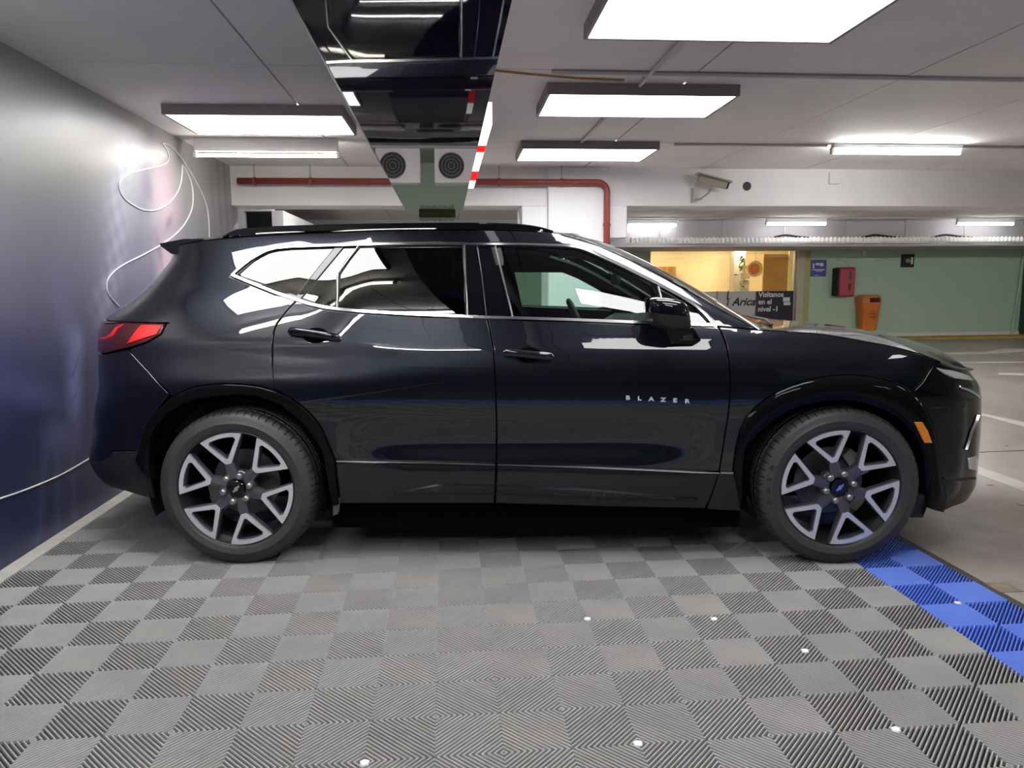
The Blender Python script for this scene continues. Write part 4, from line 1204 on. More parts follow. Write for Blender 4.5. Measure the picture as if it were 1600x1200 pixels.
    # amber side marker in the front arch trim
    mk = panel('side_marker', path([(1425, 658), (1437.5, 658), (1446, 672), (1453, 691), (1440.5, 691), (1433, 674)]), M['amber'], car, side=side, off=.019, gap=.0002, round_=.002, depth=.012)
    # dark surround of the side windows, with panes
    dlo = dlo_bot + list(reversed(dlo_top))
    g_q = path([(371, 429.5), (384, 418), (398, 406), (412, 397), (433, 390.5), (470, 388), (521, 386.5), (497, 416), (463, 460), (430, 449)])
    g_s = path([(536, 386.5), (556, 386), (538, 408), (526, 427), (524, 450), (523, 478), (497, 474), (471, 465)])
    g_r = path([(562, 386), (640, 384.5), (722, 384), (725, 435), (727, 491.5), (650, 489.5), (600, 486.5), (560, 483), (528, 479), (529, 452), (531, 428), (545, 407)])
    g_f = path([(775, 385), (850, 385.5), (880, 387), (903, 390), (930, 400), (975, 421), (1020, 443.5), (1027, 470), (1036, 502), (1000, 501), (900, 497.5), (802, 494.5), (788, 440)])
    g_t = path([(1030, 448.5), (1062, 466), (1083, 480), (1096, 492), (1108, 505.5), (1044, 503), (1036, 472)])
    panel('window_surround', dlo, M['gloss'], car, holes=[g_q, g_s, g_r, g_f, g_t], side=side, off=-.004, gap=.0005, depth=.02, grid=.05)
    panel('quarter_window', g_q, M['glass_r'], car, side=side, off=-.008, gap=-.002, depth=.004, sink=.001)
    panel('rear_fixed_window', g_s, M['glass_r'], car, side=side, off=-.008, gap=-.002, depth=.004, sink=.001)
    panel('rear_door_window', g_r, M['glass_r'], doors['r', side], side=side, off=-.008, gap=-.002, depth=.004, sink=.001)
    panel('front_door_window', g_f, M['glass_f'], doors['f', side], side=side, off=-.008, gap=-.002, depth=.004, sink=.001)
    panel('front_quarter_window', g_t, M['glass_f'], doors['f', side], side=side, off=-.008, gap=-.002, depth=.004, sink=.001)
    # chrome window trim
    prof = [(0, .0005), (.12, .007), (.88, .007), (1, -.003)]
    def shift(P, d):
        P = np.array(P); t = np.gradient(P, axis=0); t /= np.linalg.norm(t, axis=1, keepdims=True) + 1e-9
        return [tuple(p) for p in P + np.stack([t[:, 1], -t[:, 0]], 1) * d]
    ribbon('window_chrome', dlo_top, shift(dlo_top, .0125), prof, M['chrome'], car, side, 110)
    ribbon('window_chrome', dlo_bot, shift(dlo_bot, -.016), prof, M['chrome'], car, side, 110)
    for a_, b_, w_ in (((724, 383), (729, 493), .009), ((772, 383), (799, 495), .011), ((1026, 444), (1041, 505), .012), ((559, 384), (527, 427), .007), ((527, 427), (525.5, 480), .007)):
        A = path([a_, ((a_[0] + b_[0]) / 2, (a_[1] + b_[1]) / 2), b_]); B = [(x + w_, z) for x, z in A]
        ribbon('pillar_chrome', A, B, [(0, -.006), (.3, .003), (.7, .003), (1, -.006)], M['satin'], car, side, 12)
    ribbon('door_gap_trim', path([(744.5, 383), (752, 430), (758.5, 492)]), path([(746.5, 383), (754, 430), (760.5, 492)]), [(0, -.006), (.5, .002), (1, -.006)], M['satin'], car, side, 12)
    # hood lip over the lamps
    ribbon('hood_lip', sh2[:-1], [(x, z - .020) for x, z in sh2[:-1]], [(0, .001), (.35, .016), (.75, .020), (1, .002)], M['paint'], car, side, 40)
    # headlamp strip
    hl = path([(1463, 575), (1472, 577), (1486, 579), (1500, 583), (1512, 588), (1519, 595), (1506, 594), (1490, 591), (1476, 585)])
    lp_ = panel('headlamp', hl, M['lampclear'], car, side=side, off=.010, gap=.0002, round_=.003, depth=.02)

# centre-spanning panels
F_C = XI_F; R_C = XI_R
fbp = [corner] + list(reversed(seam_fb))[0:0] + seam_fb[1:] + arch_f[i_fb + 1:] + [(3.35, ZB_F), (3.6, ZB_F - .005), (3.8, ZB_F), (F_C, ZB_F)] + [(F_C, .876)] + list(reversed(sh2))[1:-1]
grille = [(3.70, .80), (F_C, .80), (F_C, .46), (3.74, .46), (3.66, .60)]
fbm = panel('front_bumper', fbp, M['gloss'], car, side=0, holes=[])
panel('grille', [(3.66, .79), (F_C - .004, .79), (F_C - .004, .47), (3.76, .47), (3.66, .60)], M['black'], fbm, side=0, off=.008, gap=.0005)
for k in range(6):
    z = .50 + .05 * k
    ribbon('grille_bar', [(3.68 if z > .56 else 3.75, z), (F_C - .004, z)], [(3.68 if z > .56 else 3.75, z + .012), (F_C - .004, z + .012)], [(0, .008), (.5, .016), (1, .008)], M['gloss'], fbm, -1, 14)
    ribbon('grille_bar', [(3.68 if z > .56 else 3.75, z), (F_C - .004, z)], [(3.68 if z > .56 else 3.75, z + .012), (F_C - .004, z + .012)], [(0, .008), (.5, .016), (1, .008)], M['gloss'], fbm, 1, 14)
for side in (-1, 1):
    ribbon('intake_trim', path([(1526, 648), (1516, 672), (1507, 702)]), path([(1528, 649), (1518, 673), (1509, 702)]), [(0, .003), (.5, .012), (1, .003)], M['chrome'], fbm, side, 10)
    ribbon('bumper_crease', path([(1449, 637), (1470, 635), (1506, 635)]), path([(1449, 640), (1470, 638), (1506, 637)]), [(0, .001), (.5, .008), (1, .001)], M['gloss'], fbm, side, 12)
    ribbon('lower_valance_edge', path([(1473, 745), (1500, 747), (1522, 745)]), path([(1473, 749), (1500, 751), (1522, 749)]), [(0, .001), (.3, .012), (1, .006)], M['clad'], fbm, side, 12)
    panel('fog_lamp', path([(1512, 716), (1524, 712), (1527, 722), (1524, 735), (1514, 733)]), M['lampclear'], fbm, side=side, off=.006, gap=.0002, round_=.003)
    ribbon('lamp_row', path([(1500, 604), (1514, 608), (1530, 618)]), path([(1500, 607), (1514, 612), (1530, 623)]), [(0, .003), (.5, .012), (1, .003)], M['lampclear'], fbm, side, 14)
iq = nearest(arch_r, seam_q[-1])
cl_line = path([(217, 702), (213, 705), (195, 704.5), (176, 705), (171, 714), (158, 722)]) + [(-.8, .46), (R_C, .46)]
rb = [(R_C, 1.0), (-.9, 1.0), (-.72, 1.012), (-.62, 1.016)] + seam_q + list(reversed(arch_r[1:iq])) + cl_line
rbo = panel('rear_bumper', rb, M['paint'], car, side=0)
rbc = [(R_C, .458)] + list(reversed(cl_line[:-1])) + path([(222, 715), (236, 745), (243, 779), (226, 776), (200, 768), (185, 764)]) + [(-.62, .345), (-.9, .34), (R_C, .34)]
panel('bumper_cladding', rbc, M['clad'], rbo, side=0, off=.004)
tg = [(R_C, 1.53), (XT, 1.54), (XT, 1.176), (-.94, 1.176), (-.94, 1.02), (R_C, 1.02)]
twin = [(R_C + .01, 1.49), (-.93, 1.49), (-.90, 1.24), (R_C + .01, 1.22)]
tgo = panel('tailgate', tg, M['paint'], car, side=0)
panel('rear_window', twin, M['glass_r'], tgo, side=0, off=.006, gap=.0005)

# dark inner shell behind the panel gaps
shell = [(XI_R, .40), (-.45, .36)] + arch_ri[:0] + [(-.42, .45), (-.40, .62), (-.30, .76), (-.12, .845), (.05, .855), (.22, .82), (.36, .72), (.45, .58), (.48, .33),
         (2.38, .30), (2.40, .60), (2.50, .72), (2.65, .80), (2.86, .83), (3.03, .79), (3.15, .71), (3.23, .58), (3.26, .30), (XI_F, .28), (XI_F, .85), (3.5, .88), (3.2, .96), (2.5, 1.08),
         ] + [(2.27, 1.11), (1.6, 1.13), (.7, 1.16), (.35, 1.22), (0, 1.34), (-.12, 1.42), (-.2, 1.50), (XI_R, 1.50)]
panel('inner_shell', shell, M['dark'], car, side=0, off=-.022, gap=0, round_=.002, depth=.004, grid=.08)
# cabin lining with window openings, seen through the glass
lin_o = [(-.12, 1.0), (2.44, 1.0), (2.40, 1.14)] + [(x - .02, z - .01) for x, z in list(reversed(pillar))[2:]] + [(x, z - .012) for x, z in list(reversed([p for p in top_rear if p[0] > -.15]))]
h1 = path([(795, 408), (905, 408), (940, 422), (985, 446), (1010, 462), (1022, 500), (1000, 499), (900, 495), (812, 492)])
h2 = path([(562, 396), (715, 394), (720, 486), (600, 481), (533, 474), (535, 435)])
h3 = path([(1036, 462), (1075, 482), (1092, 498), (1050, 498)])
for side in (-1, 1):
    panel('door_lining', lin_o, M['cabin'], car, side=side, holes=[g_f, g_r, g_q, g_s, g_t] if side < 0 else [h1, h2], off=-.05, gap=0, round_=.006, depth=.03, grid=.06)

# roof, windscreen, hood as fans from the shared edges to the centre line
def fan(name, E, C, m, parent, p=2.0, n=14, off=0.0):
    """E: edge points (x,y,z) on the near side; C: centre points; mirrored to the far side"""
    E, C = np.array(E, float), np.array(C, float)
    rows = []
    s = np.linspace(0, 1, n + 1)
    full = np.concatenate([s[:-1], [1], s[:-1][::-1]])
    V = []
    for e, c in zip(E, C):
        for k, q in enumerate(full):
            g = 1 - (1 - q) ** p
            y = e[1] * (1 - q) * (1 if k <= n else -1)
            V.append((e[0] + (c[0] - e[0]) * g, y, e[2] + (c[2] - e[2]) * g))
    V = np.array(V); w = 2 * n + 1
    F = [(i * w + k, (i + 1) * w + k, (i + 1) * w + k + 1, i * w + k + 1) for i in range(len(E) - 1) for k in range(w - 1)]
    a, b, c = V[F[len(F) // 2][0]], V[F[len(F) // 2][1]], V[F[len(F) // 2][2]]
    if np.cross(b - a, c - a)[2] < 0: F = [f[::-1] for f in F]
    V[:, 2] += off
    return link(name, V, F, m, parent, True)

re_ = [p for p in top_rear]
ed = [P_(p[0], p[1]) for p in re_]
zc = Spline([-.62, -.3, .1, .6, 1.1, 1.4, 1.66], [1.575, 1.615, 1.650, 1.665, 1.665, 1.650, 1.605])
cx = [p[0] for p in ed]; x0c, x1c = ed[0][0], 1.70
xc = [x0c + (x1c - x0c) * (a - cx[0]) / (cx[-1] - cx[0]) for a in cx]
ctr = [(x, 0, max(float(zc(x)), e[2] + .004) if i > 0 else e[2] + .0) for i, (x, e) in enumerate(zip(xc, ed))]
fan('roof', ed, ctr, M['gloss'], car, 2.2)
fan('headliner', [(e[0], e[1] * .93, e[2] - .045) for e in ed[4:]], [(c[0], 0, c[2] - .05) for c in ctr[4:]], M['cabin'], car, 2.2)
pe = [P_(p[0], p[1]) for p in pillar]
wc = Spline([0, .2, .4, .6, .8, 1], [1.60, 1.545, 1.465, 1.365, 1.245, 1.115])
wx = Spline([0, .2, .4, .6, .8, 1], [1.70, 1.86, 2.04, 2.23, 2.44, 2.66])
tt = np.linspace(0, 1, len(pe))
d_ = np.r_[0, np.cumsum(np.linalg.norm(np.diff(np.array(pe), axis=0), axis=1))]; tt = d_ / d_[-1]
fan('windscreen', pe, [(float(wx(t)), 0, float(wc(t))) for t in tt], M['glass_w'], car, 2.2)
he = [P_(p[0], p[1]) for p in shoulder]
hx0, hx1 = 2.66, he[-1][0]
HZ = Spline([2.6, 2.75, 2.96, 3.2, 3.4, 3.6, 3.75, 3.9], [1.110, 1.118, 1.110, 1.086, 1.050, 1.000, .950, .885])
hc = []
for e in he:
    u = (e[0] - he[0][0]) / (he[-1][0] - he[0][0])
    x = hx0 + (hx1 - hx0) * u
    hc.append((x, 0, max(float(HZ(x)), e[2]) if u < .999 else e[2]))
hc[-1] = tuple(he[-1])
hood = fan('hood', he, hc, M['paint'], car, 1.9)
# cowl, wipers
MB().tube([(2.62, -.62, 1.128), (2.70, -.30, 1.135), (2.72, .1, 1.138)], .009, 6).build('wiper', M['black'], car, smooth=True)
MB().tube([(2.62, -.1, 1.14), (2.70, .25, 1.145), (2.64, .6, 1.135)], .009, 6).build('wiper', M['black'], car, smooth=True)
mb = MB().box(2.50, 2.66, -.70, .70, 1.08, 1.118)
mb.build('cowl_cover', M['cabin2'], car, bevel=.01)

# roof rails
for s in (-1, 1):
    pts = path([(351, 369.5), (364, 363), (380, 359.5), (430, 355.5), (530, 352.5), (620, 351), (725, 350), (790, 351), (820, 353.5), (845, 358), (862, 362.5)])
    top = []
    for px, py in [(350, 368.5), (364, 361), (380, 357), (430, 353.5), (530, 350.5), (620, 349), (725, 348), (790, 349), (820, 351), (845, 355), (864, 360.5)]:
        q = pc(px, py, -.66); top.append((q[0], q[2]))
    V = []; ws = .016
    for i, (x, z) in enumerate(smooth_path([np.array(t_) for t_ in top], 3)):
        h = .030 if 2 < i < 27 else .012
        for (dy, dz) in ((-ws, -h), (-ws, -.006), (-ws + .006, 0), (ws - .006, 0), (ws, -.006), (ws, -h)):
            V.append((x, s * (.66 + dy) , z + dz))
    n = len(V) // 6
    F = [(i * 6 + k, i * 6 + (k + 1) % 6, (i + 1) * 6 + (k + 1) % 6, (i + 1) * 6 + k) for i in range(n - 1) for k in range(6)] + [tuple(range(6))[::-1], tuple((n - 1) * 6 + k for k in range(6))]
    if s > 0: F = [f[::-1] for f in F]
    o = link('roof_rail', V, F, M['gloss'], car, True); o.data.set_sharp_from_angle(angle=math.radians(40))
    for x in (.02, .72, 1.33):
        box('rail_foot', x - .035, x + .035, s * .66 - .014, s * .66 + .014, 1.58, 1.620, M['gloss'], car, bevel=.004)

# roof spoiler
V = []; ny = 21
for k in range(ny):
    y = -.60 + 1.2 * k / (ny - 1); a = 1 - (abs(y) / .60) ** 3
    tx = -.455 - .06 * a; ex = (1 - a)
    tz = 1.556 + .018 * a
    pr = [(-.20, 1.578 + .032 * a), (-.33, 1.578 + .026 * a), (tx, tz), (tx + .004, tz - .012), (-.40 - .05 * a, 1.505 + .01 * a), (-.35 - .04 * a, 1.49), (-.24, 1.52)]
    V += [(x, y, z) for x, z in pr]
m_ = 7
F = [(k * m_ + j, k * m_ + (j + 1) % m_, (k + 1) * m_ + (j + 1) % m_, (k + 1) * m_ + j) for k in range(ny - 1) for j in range(m_)] + [tuple(range(m_))[::-1], tuple((ny - 1) * m_ + j for j in range(m_))]
o = link('roof_spoiler', V, F, M['gloss'], car, True); o.data.set_sharp_from_angle(angle=math.radians(35))

# door handles
for side in (-1, 1):
    for key, a_, b_ in (('r', (451, 519), (533, 529)), ('f', (786, 551), (865, 558))):
        d = doors[key, side]
        A = path([a_, b_]); (xa, za), (xb, zb) = A
        cx_, cz_ = xa + (xb - xa) * .52, za + (zb - za) * .52
        # recess cup
        ring = [(cx_ + .062 * math.cos(t_), cz_ + .036 * math.sin(t_)) for t_ in [k * PI / 10 for k in range(20)]]
        panel('handle_recess', ring, M['dark'], d, side=side, off=.001, gap=0, round_=.002, depth=.003, grid=.02, sink=.0005, step=.02)
        V = []; nn_ = 26
        for k in range(nn_):
            u = k / (nn_ - 1); x = xa + (xb - xa) * u; z = za + (zb - za) * u
            w = .0190 * min(1, (1 - abs(2 * u - 1) ** 14) ** .5 + .25) * (1.0 if .1 < u < .9 else .98)
            lift = .034 - .020 * abs(2 * u - 1) ** 4
            base = P_(x, z); nv = N_(x, z)
            for j in range(10):
                t_ = 2 * PI * j / 10
                p = base + nv * (lift - .006 + .012 * math.cos(t_)) + np.array([0, 0, w * math.sin(t_)])
                if side > 0: p = p * np.array([1, -1, 1])
                V.append(p)
        F = [(i * 10 + j, i * 10 + (j + 1) % 10, (i + 1) * 10 + (j + 1) % 10, (i + 1) * 10 + j) for i in range(nn_ - 1) for j in range(10)] + [tuple(range(10)), tuple((nn_ - 1) * 10 + j for j in range(10))[::-1]]
        if side < 0: F = [f[::-1] for f in F]
        link('door_handle', V, F, M['paint'], d, True)
        for u in (.08, .92):
            q = P_(xa + (xb - xa) * u, za + (zb - za) * u); nv = N_(xa + (xb - xa) * u, za + (zb - za) * u)
            e = q + nv * .022
            if side > 0: q = q * np.array([1, -1, 1]); e = e * np.array([1, -1, 1])
            MB().tube([q, e], .012, 8).build('handle_mount', M['gloss'], d, smooth=True)

# raised letters on the near front door
for ch, px in zip('BLAZER', (981, 999, 1017.5, 1036, 1054.5, 1073.5)):
    py = 621.5 + (px - 981) * 5.5 / 93
    q = sp(px, py); q = (q[0], q[1])
    v, f = text_mesh(ch, .026, ext=.002, bold=.0010)
    b_ = P_(*q); nv = N_(*q)
    V = [(b_[0] + p[0] * 1.35, b_[1] - .003 - p[2], b_[2] + p[1]) for p in v]
    link('letter', V, f, M['badge'], doors['f', -1])

# wing mirrors
def superell(cx, cy, cz, ax, ay, az, n1=.55, n2=.6, cut=None, nu=20, nv=12, shear=0):
    V, F = [], []
    sg = lambda v, e: math.copysign(abs(v) ** e, v)
    for i in range(nv + 1):
        ph = -PI / 2 + PI * i / nv
        for j in range(nu):
            th = 2 * PI * j / nu
            x = ax * sg(math.cos(ph), n1) * sg(math.cos(th), n2); y = ay * sg(math.cos(ph), n1) * sg(math.sin(th), n2); z = az * sg(math.sin(ph), n1)
            V.append((cx + x + shear * y, cy + y, cz + z))
    F = [(i * nu + j, i * nu + (j + 1) % nu, (i + 1) * nu + (j + 1) % nu, (i + 1) * nu + j) for i in range(nv) for j in range(nu)]
    return V, F
for s in (-1, 1):
    mc = pc(1042, 489, -1.07)
    base = empty('wing_mirror', (0, 0, 0), 0, car)
    V, F = superell(mc[0], 0, mc[2] - .004, .090, .115, .066, .42, .5)
    Vt = []
    for x, y, z in V:
        u = (x - mc[0]) / .088
        z2 = z + (.006 * (1 - u * u) if z > mc[2] else 0) - .010 * u
        x2 = x - .012 * (z - mc[2]) / .06
        Vt.append((x2, s * (1.07) + y, z2))
    mats_ = [M['gloss'], M['clad']]
    mi = [0 if (sum(Vt[i][2] for i in f) / 4) > mc[2] - .012 else 1 for f in F]
    if s < 0: pass
    o = link('mirror_housing', Vt, F, mats_, base, True, mi); o.data.set_sharp_from_angle(angle=math.radians(60))
    lo_ = pc(1040, 517, -1.03); 
    Pm = [pc(1036, 513, -1.04), pc(1083, 511, -1.04), pc(1096, 532, -.965), pc(1086, 538, -.965), pc(1046, 539, -.965)]
    Pb = [pc(1036, 513, -.98), pc(1083, 511, -.98), pc(1096, 532, -.915), pc(1086, 538, -.915), pc(1046, 539, -.915)]
    V = [(p[0], p[1] * -s, p[2]) for p in Pm] + [(p[0], p[1] * -s, p[2]) for p in Pb]
    F = [(0, 4, 3, 2, 1), (5, 6, 7, 8, 9)] + [(i, (i + 1) % 5, (i + 1) % 5 + 5, i + 5) for i in range(5)]
    o = link('mirror_arm', V, F, M['gloss'], base)
    b_ = o.modifiers.new('bevel', 'BEVEL'); b_.width = .008; b_.segments = 2
    ribq = [pc(1007, 498, -1.1), pc(1045, 500, -1.18), pc(1078, 506, -1.1)]
    MB().tube([(q[0], q[1] * -s * .985, q[2]) for q in ribq], .004, 6).build('mirror_trim', M['satin'], base, smooth=True)
    V, F = superell(mc[0] - .070, s * 1.07, mc[2] - .004, .012, .085, .038)
    link('mirror_glass', V, F, M['chrome'], base, True)

# underbody, wheel wells, mud flaps
mb = MB().box(-.60, 3.35, -.60, .60, .24, .60)
mb.box(.44, 2.42, -.88, .88, .165, .34)
mb.build('underbody', M['dark'], car)
box('cabin_floor', -.45, 2.45, -.78, .78, .62, .98, M['cabin'], car)
for xw in (0.0, 2.866):
    for s in (-1, 1):
        R0 = .435
        V = []; n = 28
        for k in range(n + 1):
            a = -.35 + (PI + .7) * k / n
            for y in (.925, .58): V.append((xw + R0 * math.cos(a), s * y, .385 + R0 * math.sin(a) * .98))
        F = [(2 * k, 2 * k + 1, 2 * k + 3, 2 * k + 2) for k in range(n)]
        c0 = len(V); V.append((xw, s * .58, .385))
        F += [(2 * k + 1, c0, 2 * k + 3) for k in range(n)]
        link('wheel_well', V, F, M['liner'], car)
for s in (-1, 1):
    q = pc(526, 790, -.93)
    MB().add([(q[0] - .015, s * .90, .33), (q[0] + .02, s * .90, .33), (q[0] + .005, s * .90, .25), (q[0] - .02, s * .90, .24), (q[0] - .015, s * .93, .33), (q[0] + .02, s * .93, .33), (q[0] + .005, s * .93, .25), (q[0] - .02, s * .93, .24)],
             [(0, 1, 2, 3), (7, 6, 5, 4), (0, 4, 5, 1), (1, 5, 6, 2), (2, 6, 7, 3), (3, 7, 4, 0)]).build('mud_deflector', M['cabin2'], car)
    q = pc(1432, 795, -.90)
    box('air_deflector', q[0] - .03, q[0] + .04, s * .88 - .02, s * .88 + .02, .215, .33, M['clad'], car, bevel=.008)

# interior
for s in (-1, 1):
    t = empty('front_seat', (1.02, s * .38, 0), 0, car)
    V, F = superell(.0, 0, 1.06, .075, .24, .30, .45, .5, shear=0)
    V = [(x - (z - 1.06) * .28, y, z) for x, y, z in V]
    link('backrest', V, F, M['cabin'], t, True)
    V, F = superell(-.135, 0, 1.43, .05, .13, .095, .5, .5); link('headrest', V, F, M['cabin'], t, True)
    V, F = superell(.28, 0, .94, .30, .25, .09, .5, .5); link('seat_cushion', V, F, M['cabin'], t, True)
V = []
for y in (-.76, .76):
    V += [(x, y, z) for x, z in [(1.86, .98), (1.90, 1.08), (2.0, 1.135), (2.30, 1.13), (2.46, 1.10), (2.46, .98)]]
link('dashboard', V, [(0, 1, 2, 3, 4, 5), (11, 10, 9, 8, 7, 6)] + [(i, i + 6, (i + 1) % 6 + 6, (i + 1) % 6) for i in range(6)], M['cabin2'], car)
t = empty('steering_wheel', (1.74, .38, 1.06), 0, car)
pts = []
for k in range(33):
    a = 2 * PI * k / 32; u, v = .185 * math.cos(a), .185 * math.sin(a)
    pts.append((v * -.42, u, v * .91))
MB().tube(pts, .017, 8, caps=False).build('wheel_rim', M['cabin2'], t, smooth=True)
MB().tube([(0, -.17, 0), (0.02, 0, 0), (0, .17, 0)], .018, 8).build('wheel_spoke', M['cabin2'], t, smooth=True)
MB().tube([(.01, 0, 0), (.16, 0, -.06)], .05, 10).build('steering_column', M['cabin'], t)
t = empty('rear_view_mirror', pc(962, 436, 0), 0, car)
V, F = superell(0, 0, 0, .02, .12, .035, .5, .5); link('mirror_case', V, F, M['cabin2'], t, True)
MB().tube([(0, 0, .02), (.10, 0, .07)], .012, 6).build('mirror_stem', M['cabin2'], t)
for y0 in (-.62, .1):
    t2 = MB().box(1.60, 1.74, y0, y0 + .45, 1.50, 1.515); t2.build('sun_visor', M['cabin2'], car, bevel=.005)

# ------------------------------------------------------------------ wheels
def tyre_mesh():
    prof = [(.276, -.114), (.282, -.124), (.297, -.131), (.312, -.1325), (.315, -.1345), (.322, -.1345), (.325, -.132), (.345, -.1285), (.360, -.121), (.3705, -.110), (.3765, -.098),
            (.3785, -.084), (.3795, -.066), (.3725, -.064), (.3725, -.056), (.380, -.054), (.3805, -.022), (.3735, -.020), (.3735, -.010), (.3805, -.008),
            (.3805, .008), (.3735, .010), (.3735, .020), (.3805, .022), (.380, .054), (.3725, .056), (.3725, .064), (.3795, .066), (.3765, .098), (.360, .121), (.320, .132), (.276, .126), (.268, .118)]
    pit = 64; ang = []
    for k in range(pit):
        a = 2 * PI / pit
        ang += [(k * a, 0), (k * a + a * .42, 0), (k * a + a * .80, 0), (k * a + a * .84, 1), (k * a + a * .96, 1)]
    V = []; seg = len(ang)
    for (r, y) in prof:
        for a, g in ang:
            rr = r
            sk = 0
            if g and abs(y) < .112 and abs(y) > .058: rr = r - .006
            if g and .019 < abs(y) <= .056 and r > .375: rr = r - .005
            V.append((rr * math.cos(a + sk), y, rr * math.sin(a + sk)))
    n = len(prof)
    F = [(i * seg + k, i * seg + (k + 1) % seg, (i + 1) * seg + (k + 1) % seg, (i + 1) * seg + k) for i in range(n - 1) for k in range(seg)]
    return V, F

def rim_parts():
    """returns dict of shared meshes, built around the origin, outer side towards -y"""
    out = {}
    def store(name, mb, mats, smooth=None):
        me = bpy.data.meshes.new(name); me.from_pydata(mb.v, [], mb.f)
        for m in mats: me.materials.append(m)
        me.polygons.foreach_set('material_index', mb.m)
        bm_ = None
        if smooth:
            for p in me.polygons: p.use_smooth = True
            me.set_sharp_from_angle(angle=math.radians(smooth))
        me.update(); out[name] = me
    mb = MB(); V, F = tyre_mesh(); mb.add(V, F); store('tyre', mb, [M['rubber']], 38)
    mb = MB(); mb.lathe_y([(.2745, -.119), (.2755, -.124), (.2715, -.1255), (.266, -.118), (.262, -.095), (.250, -.085), (.240, -.04), (.238, .08), (.262, .10), (.268, .118), (.258, .118)], 80); store('rim_barrel', mb, [M['barrel']], 45)
    # six Y shaped spokes: machined loop + dark stem
    def depth(r): return -.112 - .010 * math.sin(min(1, r / .27) * PI * .5) + .012 * max(0, 1 - r / .12)
    face = MB(); stem = MB()
    def f3(x, z, d):
        r = math.hypot(x, z)
        return (x, depth(r) + d, z)
    for k in range(6):
        a0 = 2 * PI * k / 6
        def rot(x, z): return (x * math.cos(a0) - z * math.sin(a0), x * math.sin(a0) + z * math.cos(a0))
        Ro = .2665
        aw = math.radians(22.0)
        # local frame: unit centred on +x direction
        arc = [(Ro * math.cos(t), Ro * math.sin(t)) for t in np.linspace(-aw, aw, 11)]
        outer = arc + [(.130, .019), (.122, .012), (.122, -.012), (.130, -.019)]
        ai = math.radians(14.0); Ri = .247
        arci = [(Ri * math.cos(t), Ri * math.sin(t)) for t in np.linspace(-ai, ai, 9)]
        inner = [(.226, -.0645)] + arci + [(.226, .0645), (.154, .0105), (.147, .0055), (.147, -.0055), (.154, -.0105)]
        L1 = dens([rot(*p) for p in outer], .02); L2 = dens([rot(*p) for p in inner], .02)
        if area(L1) < 0: L1 = L1[::-1]
        if area(L2) < 0: L2 = L2[::-1]
        V2 = [Vector(p) for p in L1] + [Vector(p) for p in L2]
        E = [(i, (i + 1) % len(L1)) for i in range(len(L1))] + [(len(L1) + i, len(L1) + (i + 1) % len(L2)) for i in range(len(L2))]
        r = delaunay_2d_cdt(V2, E, [], 0, 1e-6)
        ov = np.array([(v.x, v.y) for v in r[0]])
        cen = np.array([ov[list(f)].mean(0) for f in r[2]])
        keep = pip(cen, np.array(L1)) & ~pip(cen, np.array(L2))
        tris = [tuple(f) for f, q in zip(r[2], keep) if q]
        tris = [f if (ov[f[1]][0] - ov[f[0]][0]) * (ov[f[2]][1] - ov[f[0]][1]) - (ov[f[1]][1] - ov[f[0]][1]) * (ov[f[2]][0] - ov[f[0]][0]) > 0 else f[::-1] for f in tris]
        face.add([f3(x, z, 0) for x, z in ov], tris, 0)
        # chamfer and walls, dark
        for L, sgn in ((L1, 1), (L2, -1)):
            O_, _ = offset(L, -.004 * sgn)
            n = len(L)
            vs = [f3(x, z, 0) for x, z in L] + [f3(x, z, .005) for x, z in O_] + [f3(x, z, .038) for x, z in O_]
            fs = []
            for i in range(n):
                j = (i + 1) % n
                q = [(i, n + i, n + j, j), (n + i, 2 * n + i, 2 * n + j, n + j)]
                fs += q if sgn > 0 else [t_[::-1] for t_ in q]
            face.add(vs, fs, 1)
        # stem
        st = [(.045, -.027), (.128, -.021), (.125, -.012), (.125, .012), (.128, .021), (.045, .027)]
        L = [rot(*p) for p in st]
        n = len(L)
        vs = [f3(x, z, .004) for x, z in L] + [f3(x, z, .045) for x, z in L] + [f3(*rot(.05, 0), -.004), f3(*rot(.12, 0), .0015)]
        fs = [(0, 1, 13, 12), (1, 2, 13), (2, 3, 13), (3, 4, 13), (4, 5, 12, 13), (5, 0, 12)] + [(i, i + n, (i + 1) % n + n, (i + 1) % n) for i in range(n)]
        stem.add(vs, fs, 0)
    store('spoke_faces', face, [M['rimface'], M['rimdark']])
    hub = MB(); hub.lathe_y([(.0, -.106), (.030, -.106), (.034, -.103), (.036, -.094), (.062, -.092), (.078, -.098), (.084, -.092), (.084, -.05), (0, -.05)], 36)
    stem.v, base = stem.v, None
    store('hub_spokes', stem, [M['rimdark']])
    store('hub', hub, [M['rimdark']], 30)
    mb = MB().lathe_y([(0, -.1165), (.029, -.1165), (.032, -.113), (.033, -.1)], 28); store('centre_cap', mb, [M['gloss']], 30)
    mb = MB()
    bow = [(-.018, -.004), (-.006, -.004), (-.006, -.008), (.005, -.008), (.006, -.0045), (.018, -.0045), (.020, .004), (.006, .004), (.006, .008), (-.006, .008), (-.007, .0045), (-.020, .0045)]
    mb.prism(bow, lambda u, v, d: (u + v * .3, d, v), -.1195, -.1164)
    store('cap_emblem', mb, [M['chrome']])
    mb = MB().lathe_y([(0, -.131), (.007, -.1305), (.0115, -.127), (.0135, -.120), (.0138, -.095), (.0, -.095)], 14); store('lug_nut', mb, [M['nut']], 40)
    mb = MB().lathe_y([(.05, .02), (.165, .02), (.165, .045), (.05, .045)], 48, close=True); store('brake_disc', mb, [M['disc']], 30)
    mb = MB()
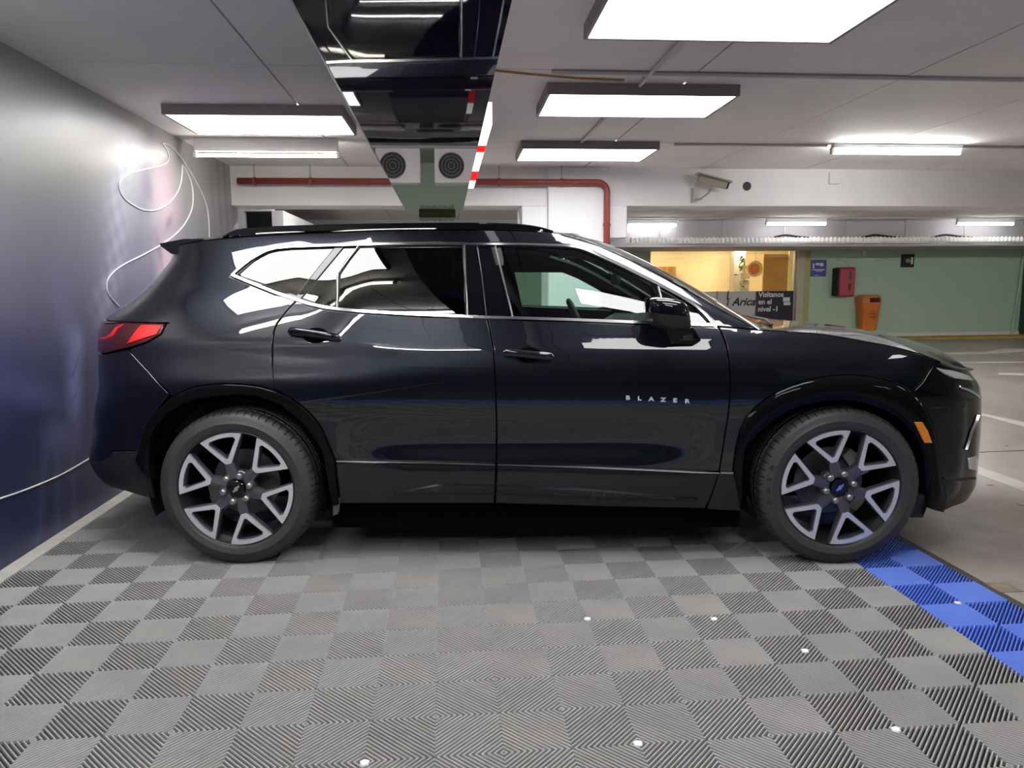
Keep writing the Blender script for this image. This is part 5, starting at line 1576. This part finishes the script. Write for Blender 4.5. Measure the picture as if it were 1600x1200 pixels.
    L = [(.135, -.5), (.185, -.42), (.19, 0), (.185, .42), (.135, .5), (.115, 0)]
    pol = [(r * math.cos(t), r * math.sin(t)) for r, t in L]
    mb.prism(pol, lambda u, v, d: (u, d, v), -.015, .07); store('brake_caliper', mb, [M['caliper']])
    return out
RP = rim_parts()

def make_wheel(x, s, rot, name='wheel'):
    t = empty(name, (x, s * .823, .3775), 0, car)
    if s > 0: t.rotation_euler = (0, 0, PI)
    def put(nm, me=None, ry=0.0, loc=(0, 0, 0)):
        o = bpy.data.objects.new(nm, RP[me or nm]); scn.collection.objects.link(o); o.parent = t; o.rotation_euler = (0, ry, 0); o.location = loc
        if nm in ('rim_barrel', 'spoke_faces', 'spokes'): o.scale = (1.032, 1, 1.032)
        return o
    put('tyre', ry=rot * .7); put('rim_barrel')
    put('spoke_faces', ry=rot); put('spokes', 'hub_spokes', ry=rot); put('hub'); put('centre_cap').scale = (1.2, 1, 1.2); put('emblem', 'cap_emblem', ry=-rot * .6).scale = (1.15, 1.002, 1.15)
    for k in range(6):
        a = -rot + PI / 6 + k * PI / 3
        put('lug_nut', loc=(.066 * math.cos(a), .0, .066 * math.sin(a))).scale = (1.2, 1, 1.2)
    put('brake_disc'); put('brake_caliper', ry=-PI * .22 if x > 1 else PI * .85)
    return t
RW = math.radians(90 - 13.3)
w1_ = make_wheel(0.0, -1, RW); w2_ = make_wheel(2.866, -1, math.radians(90 - 15))
make_wheel(0.0, 1, .3); make_wheel(2.866, 1, .1)
# raised sidewall letters on the near front tyre
for ch, ang in zip('EAGOESO', [0] * 0):
    pass
for k, ch in enumerate('O3D0'):
    a = math.radians(163 + 9.5 * k)
    v, f = text_mesh(ch, .030, ext=.001, bold=.001)
    rr = .337
    # upright along the rim circle
    ca, sa = math.cos(a), math.sin(a)
    V = []
    for p in v:
        u, w = p[0], p[1]        # u along tangent, w radial
        V.append(((rr + w) * ca + u * sa, -.1305 - .0015 - p[2], (rr + w) * sa - u * ca))
    link('sidewall_letter', V, f, M['letter'], w2_)
